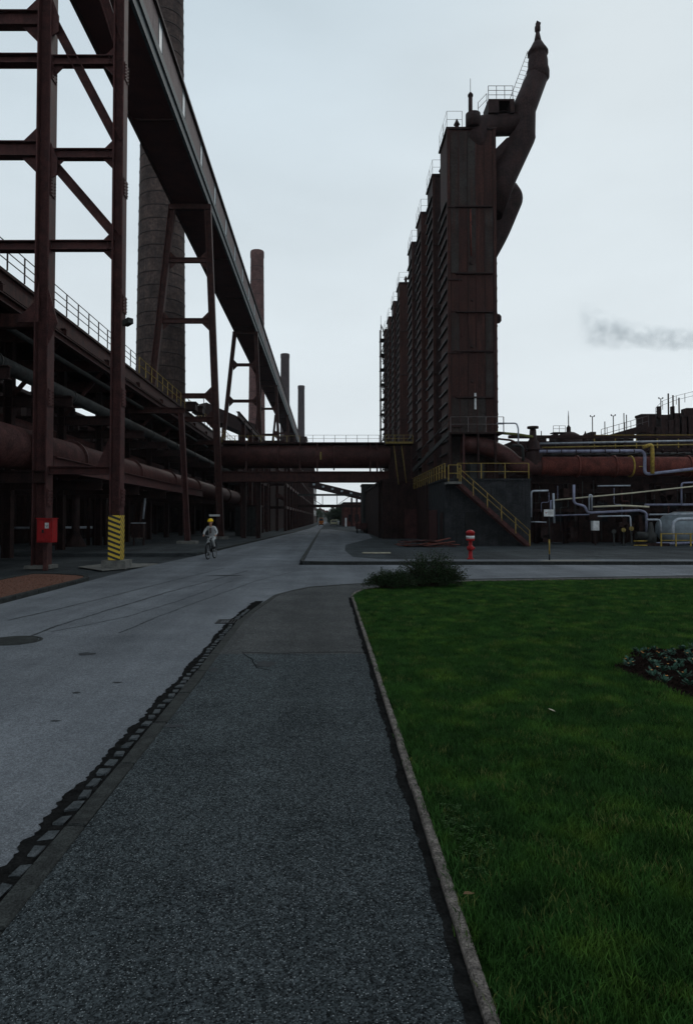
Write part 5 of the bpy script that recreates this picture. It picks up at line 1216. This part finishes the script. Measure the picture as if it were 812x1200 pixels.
# --- skyline: battery top rising right
YK = 70.0
def sk(px, py, Y=YK): return at(px, py, Y)
sb_ = thing('oven_battery', 'black silhouette of a second battery with stepped top rising at the right edge', 'building', sk(790, 520))
def bx(px0, px1, py0, py1, dpt, m, t, name, Y=YK):
    a = at(px0, py1, Y); b = at(px1, py0, Y); MB().box(a.x, b.x, Y, Y+dpt, a.z, b.z).build(name, m, t)
for (a, b, c_, d_) in ((752, 768, 487, 560), (767, 775, 500, 560), (775, 783, 486, 560), (783, 790, 492, 560), (790, 798, 484, 560), (797, 806, 488, 560), (805, 822, 478, 560), (822, 860, 474, 560), (860, 1000, 466, 560)):
    bx(a, b, c_, d_, .9+random.random()*.4, STEELD, sb_, 'block')
bx(751, 769, 485, 488, 1.5, STEELD, sb_, 'cap')
for px in (771, 787, 801, 815): bx(px, px+3, 474+random.randint(0, 5), 490, .4, STEELD, sb_, 'stub_stack')
for px, tp in ((782.5, 461), (788, 463), (795, 466)): bx(px, px+.9, tp, 490, .1, STEELD, sb_, 'mast')
sbr = thing('skyline_bridge', 'dark sloping walkway bridge leading up to the right battery', 'bridge', sk(730, 508))
A, B = sk(702, 517), sk(757, 501); MB().beam(A, B, 1, .7).build('deck', STEELD, sbr)
for k in range(9): q = A.lerp(B, k/8); MB().box(q.x-.02, q.x+.02, YK-.5, YK-.45, q.z, q.z+1.15).build('post', RAIL, sbr)
for h in (.6, 1.15): MB().tube([A+Vector((0, -.48, h)), B+Vector((0, -.48, h))], .025, 5).build('rail', RAIL, sbr)
for px in (712, 733): q = A.lerp(B, (px-702)/55); MB().box(q.x-.2, q.x+.2, YK-.2, YK+.2, 0, q.z).build('leg', STEELD, sbr)
railing([sk(768, 488), sk(776, 480), sk(792, 474), sk(812, 469), sk(850, 462)], 'thin railing on top of the right battery silhouette', RAIL, h=.9, sp=1.2, t=.02, pt=.02)
lo = thing('low_skyline_building', 'long low dark roofline behind the pipes on the right', 'building', sk(700, 520, 75))
bx(600, 1000, 517, 560, 8, WALLB, lo, 'wall', 75)
for i, (x0, x1, t0) in enumerate(((630, 640, 512), (650, 654, 508), (668, 690, 514), (692, 698, 506), (701, 708, 510), (718, 742, 514))): bx(x0, x1, t0, 519, 2, STEELD, lo, 'roof_unit', 74)
dom = thing('domed_vessel', 'dark domed vessel with platform and mast on the skyline right of the valve', 'tank', sk(666, 510, 65)); c = at(666, 517, 65); ks = 65/F
MB().lathe([(15*ks, -3), (15*ks, 2*ks), (12*ks, 7*ks), (7*ks, 10*ks), (3*ks, 11*ks)], 20, c).build('dome', STEELD, dom)
MB().lathe([(2.6*ks, 10*ks), (2.6*ks, 16*ks), (1.2*ks, 18*ks), (.6*ks, 19*ks), (.6*ks, 28*ks), (.2*ks, 36*ks)], 10, c).build('mast', STEELD, dom)
MB().box(c.x-20*ks, c.x-6*ks, 64.5, 65.5, c.z+9*ks, c.z+10*ks).build('platform', STEELD, dom)
railing([(c.x-20*ks, 64.5, c.z+10*ks), (c.x-6*ks, 64.5, c.z+10*ks)], 'railing on the platform of the domed vessel', RAIL, h=.6, sp=.6, t=.02, pt=.018)
dv = thing('domed_vessel', 'smaller dark vessel with knobbed top, second on the skyline', 'tank', at(686, 517, 65)); c = at(685.5, 517, 65)
MB().lathe([(4*ks, -3), (4*ks, 4*ks), (3*ks, 7*ks), (1.2*ks, 9*ks), (.3*ks, 12*ks)], 14, c).build('vessel', STEELD, dv)
for i, (px, tp) in enumerate(((634, 505), (694, 488), (708.5, 494), (718.5, 487), (731, 484), (734, 486), (774.5, 467))):
    c = at(px, 519, 68); tz = at(px, tp, 68).z
    t = thing('mast_lamp', ('thin lamp mast on the right skyline, %s from the left' % ('first', 'second', 'third', 'fourth', 'fifth', 'sixth', 'seventh')[i]), 'lamp post', c, 'lamp masts on the skyline')
    MB().tube([(c.x, 68, c.z-3), (c.x, 68, tz)], .045, 6).build('mast', STEELD, t)
    if i in (1, 3, 6): MB().box(c.x-.2, c.x+.2, 67.97, 68.03, tz-.05, tz).box(c.x-.24, c.x-.15, 67.95, 68.05, tz, tz+.12).box(c.x+.15, c.x+.24, 67.95, 68.05, tz, tz+.12).build('lamp_arm', STEELD, t)

# ================================================================== STREET THINGS
# hydrant
hp = gr(551, 655.5, .12)
hy = thing('hydrant', 'red pillar hydrant with a white band on its head, standing on the far kerb strip', 'hydrant', hp)
h0 = hp; kk = h0.y/F
MB().lathe([(.16, 0), (.16, .05), (.095, .07), (.085, .42), (.085, .86)], 20, h0).build('column', REDP, hy)
MB().lathe([(.10, .40), (.15, .44), (.16, .52), (.15, .60), (.10, .64)], 20, h0).build('valve_collar', REDP, hy)
MB().tube([h0+Vector((0, -.02, .52)), h0+Vector((0, -.24, .52))], .06, 14).build('outlet', REDP, hy)
MB().tube([h0+Vector((.1, 0, .52)), h0+Vector((.2, -.04, .52))], .045, 12).build('outlet', REDP, hy)
MB().lathe([(.12, .86), (.195, .88), (.195, .97)], 24, h0).build('head', REDP, hy)
MB().lathe([(.197, .97), (.197, 1.10)], 24, h0).build('white_band', WHITE, hy)
MB().lathe([(.195, 1.10), (.195, 1.22), (.215, 1.23), (.205, 1.27), (.15, 1.33), (.06, 1.37)], 24, h0).build('cap', REDP, hy)
for o in [q for q in C.objects if q.parent == hy]: o.data.transform(Matrix.Translation(h0) @ Matrix.Scale(.89, 4) @ Matrix.Translation(-h0))
# sign post
sp = gr(643.5, 656.5, .12)
sg = thing('sign_post', 'small white sign on a thin black and yellow post right of the stairs', 'sign', sp)
MB().tube([sp, sp+Vector((0, 0, .25))], .03, 8).build('post_foot', BLACK, sg)
MB().tube([sp+Vector((0, 0, .25)), sp+Vector((0, 0, .85))], .03, 8).build('yellow_sleeve', YEL, sg)
MB().tube([sp+Vector((0, 0, .85)), sp+Vector((0, 0, 1.85))], .03, 8).build('post', BLACK, sg)
MB().box(sp.x-.22, sp.x+.18, sp.y-.05, sp.y-.03, 1.90, 2.18).build('plate', WHITE, sg)
MB().box(sp.x-.10, sp.x+.12, sp.y-.056, sp.y-.051, 2.06, 2.08).box(sp.x-.06, sp.x+.12, sp.y-.056, sp.y-.051, 1.99, 2.01).build('print', RAIL, sg)
MB().box(sp.x-.17, sp.x-.12, sp.y-.056, sp.y-.051, 2.02, 2.06).build('print', REDP, sg)
# scrap pile
random.seed(33)
pc = gr(500, 642, .12)
cols = [(RUST, 'bright orange rusty plank'), (STEELR, 'dull red plank'), (STEELD, 'near black plank'), (PIPED, 'dark brown plank')]
for k in range(22):
    mm_, ll_ = random.choice(cols)
    ln = random.uniform(.8, 2.4); c = Vector((pc.x+random.uniform(-1.4, 1.3), 40.9+random.uniform(-.5, .6), .14+.028*k*random.uniform(.4, 1)))
    c.z = min(c.z, .6-abs(c.x-pc.x)*.22); a = random.gauss(0, .35)
    o = tag(MB().box(-ln/2, ln/2, -.09, .09, -.022, .022).build('scrap_plank', mm_, None, loc=c), ll_+' in the low scrap heap at the foot of the dark wall', 'plank', 'planks in the scrap heap')
    o.rotation_euler = (random.uniform(-.1, .1), random.uniform(-.16, .16), a)
# pale plank on dark yard
q = gr(441, 648.5, .12); o = tag(MB().box(-.68, .68, -.14, .14, 0, .05).build('pale_plank', PLANK, None, loc=(q.x, q.y, .125)), 'pale plank lying alone on the dark yard beyond the road corner', 'plank'); o.rotation_euler = (0, 0, .04)

# ---------------- cyclist and bicycle
cyc = gr(244.5, 655.5); cx, cy = cyc.x, cyc.y
bi = thing('bicycle', 'dark bicycle ridden towards the camera on the left of the road', 'bicycle', (cx, cy, 0))
def torus(r, t, c, n=32, k=8):
    b = MB(); pts = []
    for i in range(n):
        a = 2*math.pi*i/n
        for j in range(k):
            bb = 2*math.pi*j/k; rr = r+t*math.cos(bb); b.v.append((c[0]+t*math.sin(bb), c[1]+rr*math.cos(a), c[2]+rr*math.sin(a)))
    for i in range(n):
        for j in range(k):
            b.f.append((i*k+j, ((i+1) % n)*k+j, ((i+1) % n)*k+(j+1) % k, i*k+(j+1) % k)); b.sm.append(True)
    return b
yf, yr = cy-.1, cy+.95
for yy in (yf, yr):
    w = torus(.33, .028, (cx, yy, .352)).build('wheel', RUBBER, bi)
    rm = torus(.305, .012, (cx, yy, .352), 32, 6).build('rim', CHROME, bi); 
    sp_ = MB()
    for k in range(16): a = k*math.pi/8; sp_.tube([(cx, yy, .352), (cx, yy+math.cos(a)*.3, .352+math.sin(a)*.3)], .0025, 3, caps=False)
    sp_.tube([(cx-.05, yy, .352), (cx+.05, yy, .352)], .025, 8).build('spokes', CHROME, bi)
    MB().tube([(cx, yy+.38*math.cos(a), .352+.38*math.sin(a)) for a in [R(20+q*14) for q in range(11)]], .022, 6).build('mudguard', BLACK, bi)
bb_ = Vector((cx, cy+.45, .30)); seat_t = Vector((cx, cy+.62, .85)); head_ = Vector((cx, cy+.08, .88)); hb = Vector((cx, cy+.05, 1.02))
fm_ = MB()
for a, b in ((bb_, seat_t), (bb_, head_+Vector((0, 0, -.12))), (seat_t+Vector((0, -.03, -.1)), head_), (head_, hb)): fm_.tube([a, b], .018, 8)
for s in (-1, 1):
    fm_.tube([bb_+Vector((s*.03, 0, 0)), Vector((cx+s*.06, yr, .352))], .011, 6); fm_.tube([seat_t+Vector((s*.02, 0, -.1)), Vector((cx+s*.06, yr, .352))], .009, 6)
    fm_.tube([head_+Vector((s*.03, 0, -.14)), Vector((cx+s*.06, yf, .352))], .012, 6)
fm_.build('frame', BLACK, bi)
MB().tube(fillet([Vector((cx-.29, cy+.22, 1.03)), Vector((cx-.22, cy+.06, 1.08)), hb, Vector((cx+.22, cy+.06, 1.08)), Vector((cx+.29, cy+.22, 1.03))], .06), .013, 8).build('handlebar', CHROME, bi)
MB().lathe([(.05, 0), (.065, .03), (.06, .05), (.02, .07)], 12, (cx, cy-.05, .86)).build('headlamp', CHROME, bi)
MB().hexa([(cx-.03, cy+.42, .87), (cx+.03, cy+.42, .87), (cx+.11, cy+.72, .87), (cx-.11, cy+.72, .87), (cx-.03, cy+.42, .92), (cx+.03, cy+.42, .92), (cx+.11, cy+.72, .94), (cx-.11, cy+.72, .94)]).build('saddle', BLACK, bi)
pd = {-1: Vector((cx-.12, cy+.42, .14)), 1: Vector((cx+.12, cy+.48, .46))}
ck_ = MB()
for s in (-1, 1): ck_.tube([bb_+Vector((s*.05, 0, 0)), pd[s]+Vector((-s*.05, 0, 0))], .012, 6); ck_.box(pd[s].x-.05, pd[s].x+.05, pd[s].y-.04, pd[s].y+.04, pd[s].z-.012, pd[s].z+.012)
ck_.build('cranks', CHROME, bi)
def skin(name, V, E, Rr, m, parent, root=0, sub=2):
    me = bpy.data.meshes.new(name); me.from_pydata([tuple(v) for v in V], E, []); me.materials.append(m)
    o = bpy.data.objects.new(name, me); C.objects.link(o); o.parent = parent; o.matrix_parent_inverse = parent.matrix_basis.inverted()
    md = o.modifiers.new('skin', 'SKIN'); md.use_smooth_shade = True
    sv = me.skin_vertices[0].data if me.skin_vertices else None
    if sv is None:
        bm = bmesh.new(); bm.from_mesh(me); bm.verts.layers.skin.verify(); bm.to_mesh(me); bm.free(); sv = me.skin_vertices[0].data
    for i, r in enumerate(Rr): sv[i].radius = (r, r) if not isinstance(r, tuple) else r; sv[i].use_root = (i == root)
    s = o.modifiers.new('sub', 'SUBSURF'); s.levels = 1; s.render_levels = sub
    return o
pe = thing('person', 'cyclist in pale work clothes and yellow helmet riding towards the camera', 'person', (cx, cy, 0))
def rel(x, y, z): return Vector((cx+x, cy+y, z))
hipz = .98
J = {'pel': rel(0, .60, hipz), 'bel': rel(0, .54, 1.12), 'che': rel(0, .42, 1.33), 'nek': rel(0, .34, 1.46), 'hd0': rel(0, .29, 1.52), 'hd1': rel(0, .27, 1.62), 'hd2': rel(0, .27, 1.70)}
V = []; E = []; Rb = []; Rc = []; idx = {}
def add(n, p, rb, rc, par=None):
    idx[n] = len(V); V.append(p); Rb.append(rb); Rc.append(rc)
    if par: E.append((idx[par], idx[n]))
add('pel', J['pel'], (.12, .10), (.155, .125)); add('bel', J['bel'], (.12, .09), (.145, .115), 'pel'); add('che', J['che'], (.14, .1), (.165, .125), 'bel')
add('nek', J['nek'], .055, .075, 'che')
for s, n in ((-1, 'L'), (1, 'R')):
    add('sh'+n, rel(s*.17, .40, 1.40), .05, .075, 'che'); add('el'+n, rel(s*.30, .30, 1.20), .036, .055, 'sh'+n); add('wr'+n, rel(s*.275, .22, 1.08), .024, .038, 'el'+n)
    add('hi'+n, rel(s*.10, .56, .93), .075, .095, 'pel')
kn = {'L': rel(-.13, .24, .62), 'R': rel(.15, .14, .86)}; an = {'L': rel(-.12, .50, .24), 'R': rel(.13, .46, .54)}
for s, n in ((-1, 'L'), (1, 'R')):
    add('kn'+n, kn[n], .055, .072, 'hi'+n); add('ca'+n, kn[n].lerp(an[n], .4), .05, .062, 'kn'+n); add('an'+n, an[n], .032, .048, 'ca'+n)
nc = len(V)
Vc, Ec = list(V), list(E); Rcc = list(Rc)
# body continues: head, hands, feet
add('hd0', J['hd0'], .055, 0, 'nek'); add('hd1', J['hd1'], (.082, .095), 0, 'hd0'); add('hd2', J['hd2'], (.07, .085), 0, 'hd1')
for s, n in ((-1, 'L'), (1, 'R')):
    add('ha'+n, rel(s*.275, .17, 1.05), (.032, .022), 0, 'wr'+n)
    for k in range(4):
        add('f%d%s' % (k, n), rel(s*(.275+.018*(k-1.5)), .13-.004*abs(k-1.5), 1.045), .010, 0, 'ha'+n); add('g%d%s' % (k, n), rel(s*(.275+.018*(k-1.5)), .115, 1.015), .009, 0, 'f%d%s' % (k, n))
    add('th'+n, rel(s*.235, .15, 1.035), .011, 0, 'ha'+n)
    add('fo'+n, an[n]+Vector((0, -.10, -.05)), .03, 0, 'an'+n); add('to'+n, an[n]+Vector((0, -.17, -.055)), .026, 0, 'fo'+n)
skin('body', V, E, Rb, SKIN, pe)
skin('coverall', Vc, Ec, Rcc, SUIT, pe)
for n in 'LR':
    a = an[n]; MB().hexa([a+Vector(v) for v in ((-.045, -.2, -.09), (.045, -.2, -.09), (.045, .07, -.09), (-.045, .07, -.09), (-.035, -.18, -.03), (.035, -.18, -.03), (.04, .06, .05), (-.04, .06, .05))]).build('shoe', BLACK, pe)
hm = MB().lathe([(.135, -.005), (.128, .0), (.124, .04), (.105, .085), (.07, .115), (.02, .128)], 20, J['hd2']+Vector((0, 0, -.01)))
hm.beam(J['hd2']+Vector((0, -.12, -.005)), J['hd2']+Vector((0, -.185, -.02)), .16, .012).build('helmet', HELM, pe)
fa = J['hd1']
MB().hexa([fa+Vector(v) for v in ((-.014, -.118, -.02), (.014, -.118, -.02), (.014, -.08, -.02), (-.014, -.08, -.02), (-.006, -.095, .03), (.006, -.095, .03), (.006, -.08, .03), (-.006, -.08, .03))]).build('nose', SKIN, pe)
MB().box(fa.x-.022, fa.x+.022, fa.y-.094, fa.y-.08, fa.z-.048, fa.z-.04).build('mouth', RUST, pe)
for s in (-1, 1):
    MB().box(fa.x+s*.03-.011, fa.x+s*.03+.011, fa.y-.096, fa.y-.08, fa.z+.025, fa.z+.035).build('eye', BLACK, pe)
    MB().lathe([(.008, -.03), (.016, 0), (.01, .03)], 8, fa+Vector((s*.088, 0, .01))).build('ear', SKIN, pe)
MB().box(cx-.05, cx+.05, cy+.285, cy+.30, 1.15, 1.40).build('shirt_front', RAIL, pe)

for o in (bi, pe): o.rotation_euler = (0, 0, -.12)

# ================================================================== SMOKE in the sky
def smoke():
    Y = 1500.0; a = at(676, 388, Y); b = at(850, 398, Y)
    pts = [at(683, 377, Y), at(697, 380, Y), at(712, 393, Y), at(735, 397, Y), at(765, 399, Y), at(795, 403, Y), at(830, 398, Y)]
    m = bpy.data.materials.new('grey smoke'); m.use_nodes = True; n = m.node_tree.nodes; l = m.node_tree.links.new; n.remove(n['Principled BSDF'])
    pv = n.new('ShaderNodeVolumePrincipled'); pv.inputs['Color'].default_value = (.72, .80, .86, 1); pv.inputs['Anisotropy'].default_value = .0
    tcn = n.new('ShaderNodeTexCoord'); no = n.new('ShaderNodeTexNoise'); no.inputs['Scale'].default_value = .035; no.inputs['Detail'].default_value = 5; no.inputs['Roughness'].default_value = .6
    l(tcn.outputs['Object'], no.inputs['Vector'])
    # distance to the drifting axis, in object space: z envelope widening to the left
    se = n.new('ShaderNodeSeparateXYZ'); l(tcn.outputs['Object'], se.inputs[0])
    def M(op, a, c=None):
        x = n.new('ShaderNodeMath'); x.operation = op
        for i, q in enumerate((a, c)):
            if q is None: continue
            if isinstance(q, (int, float)): x.inputs[i].default_value = q
            else: l(q, x.inputs[i])
        return x.outputs[0]
    W2 = (b.x-a.x)/2; xn = M('DIVIDE', se.outputs['X'], W2)           # -1..1
    u = M('MULTIPLY', M('ADD', xn, 1.0), .5)                            # 0..1
    n2 = n.new('ShaderNodeTexNoise'); n2.inputs['Scale'].default_value = .012; n2.inputs['Detail'].default_value = 3; l(tcn.outputs['Object'], n2.inputs['Vector'])
    axis = M('ADD', M('MULTIPLY', M('POWER', M('SUBTRACT', 1.0, u), 2.2), 42.0), M('MULTIPLY', M('SUBTRACT', n2.outputs['Fac'], .5), 60.0))
    axis = M('SUBTRACT', axis, 16.0)
    hw = M('ADD', 20.0, M('MULTIPLY', M('POWER', M('SUBTRACT', 1.0, u), 1.5), 42.0))
    dz = M('DIVIDE', M('SUBTRACT', se.outputs['Z'], axis), hw)
    dyn = M('DIVIDE', se.outputs['Y'], 30.0)
    rad = M('ADD', M('MULTIPLY', dz, dz), M('MULTIPLY', dyn, dyn))
    env = M('MAXIMUM', M('SUBTRACT', 1.0, rad), 0.0)
    ends = M('MINIMUM', M('MULTIPLY', u, 7.0), 1.0)
    dn = M('MAXIMUM', M('SUBTRACT', M('MULTIPLY', no.outputs['Fac'], 2.6), 1.0), 0.0)
    den = M('MULTIPLY', M('MULTIPLY', M('MULTIPLY', env, dn), ends), .034)
    l(den, pv.inputs['Density']); l(pv.outputs[0], n['Material Output'].inputs['Volume'])
    c = (a+b)/2
    o = MB().box(-W2, W2, -34, 34, -56, 72).build('smoke_plume', m, None, loc=c)
    tag(o, 'thin grey smoke drifting across the pale sky on the right', 'smoke', kind='stuff')
smoke()

# ================================================================== HAZE
hz = MB().box(-640, 640, -30, 1120, -3, 112)
hm_ = bpy.data.materials.new('pale haze'); hm_.use_nodes = True; nn = hm_.node_tree.nodes; nn.remove(nn['Principled BSDF'])
pv = nn.new('ShaderNodeVolumePrincipled'); pv.inputs['Color'].default_value = (.86, .92, 1, 1); pv.inputs['Density'].default_value = .00009
hm_.node_tree.links.new(pv.outputs[0], nn['Material Output'].inputs['Volume'])
hzo = tag(hz.build('haze', hm_), kind='stuff')
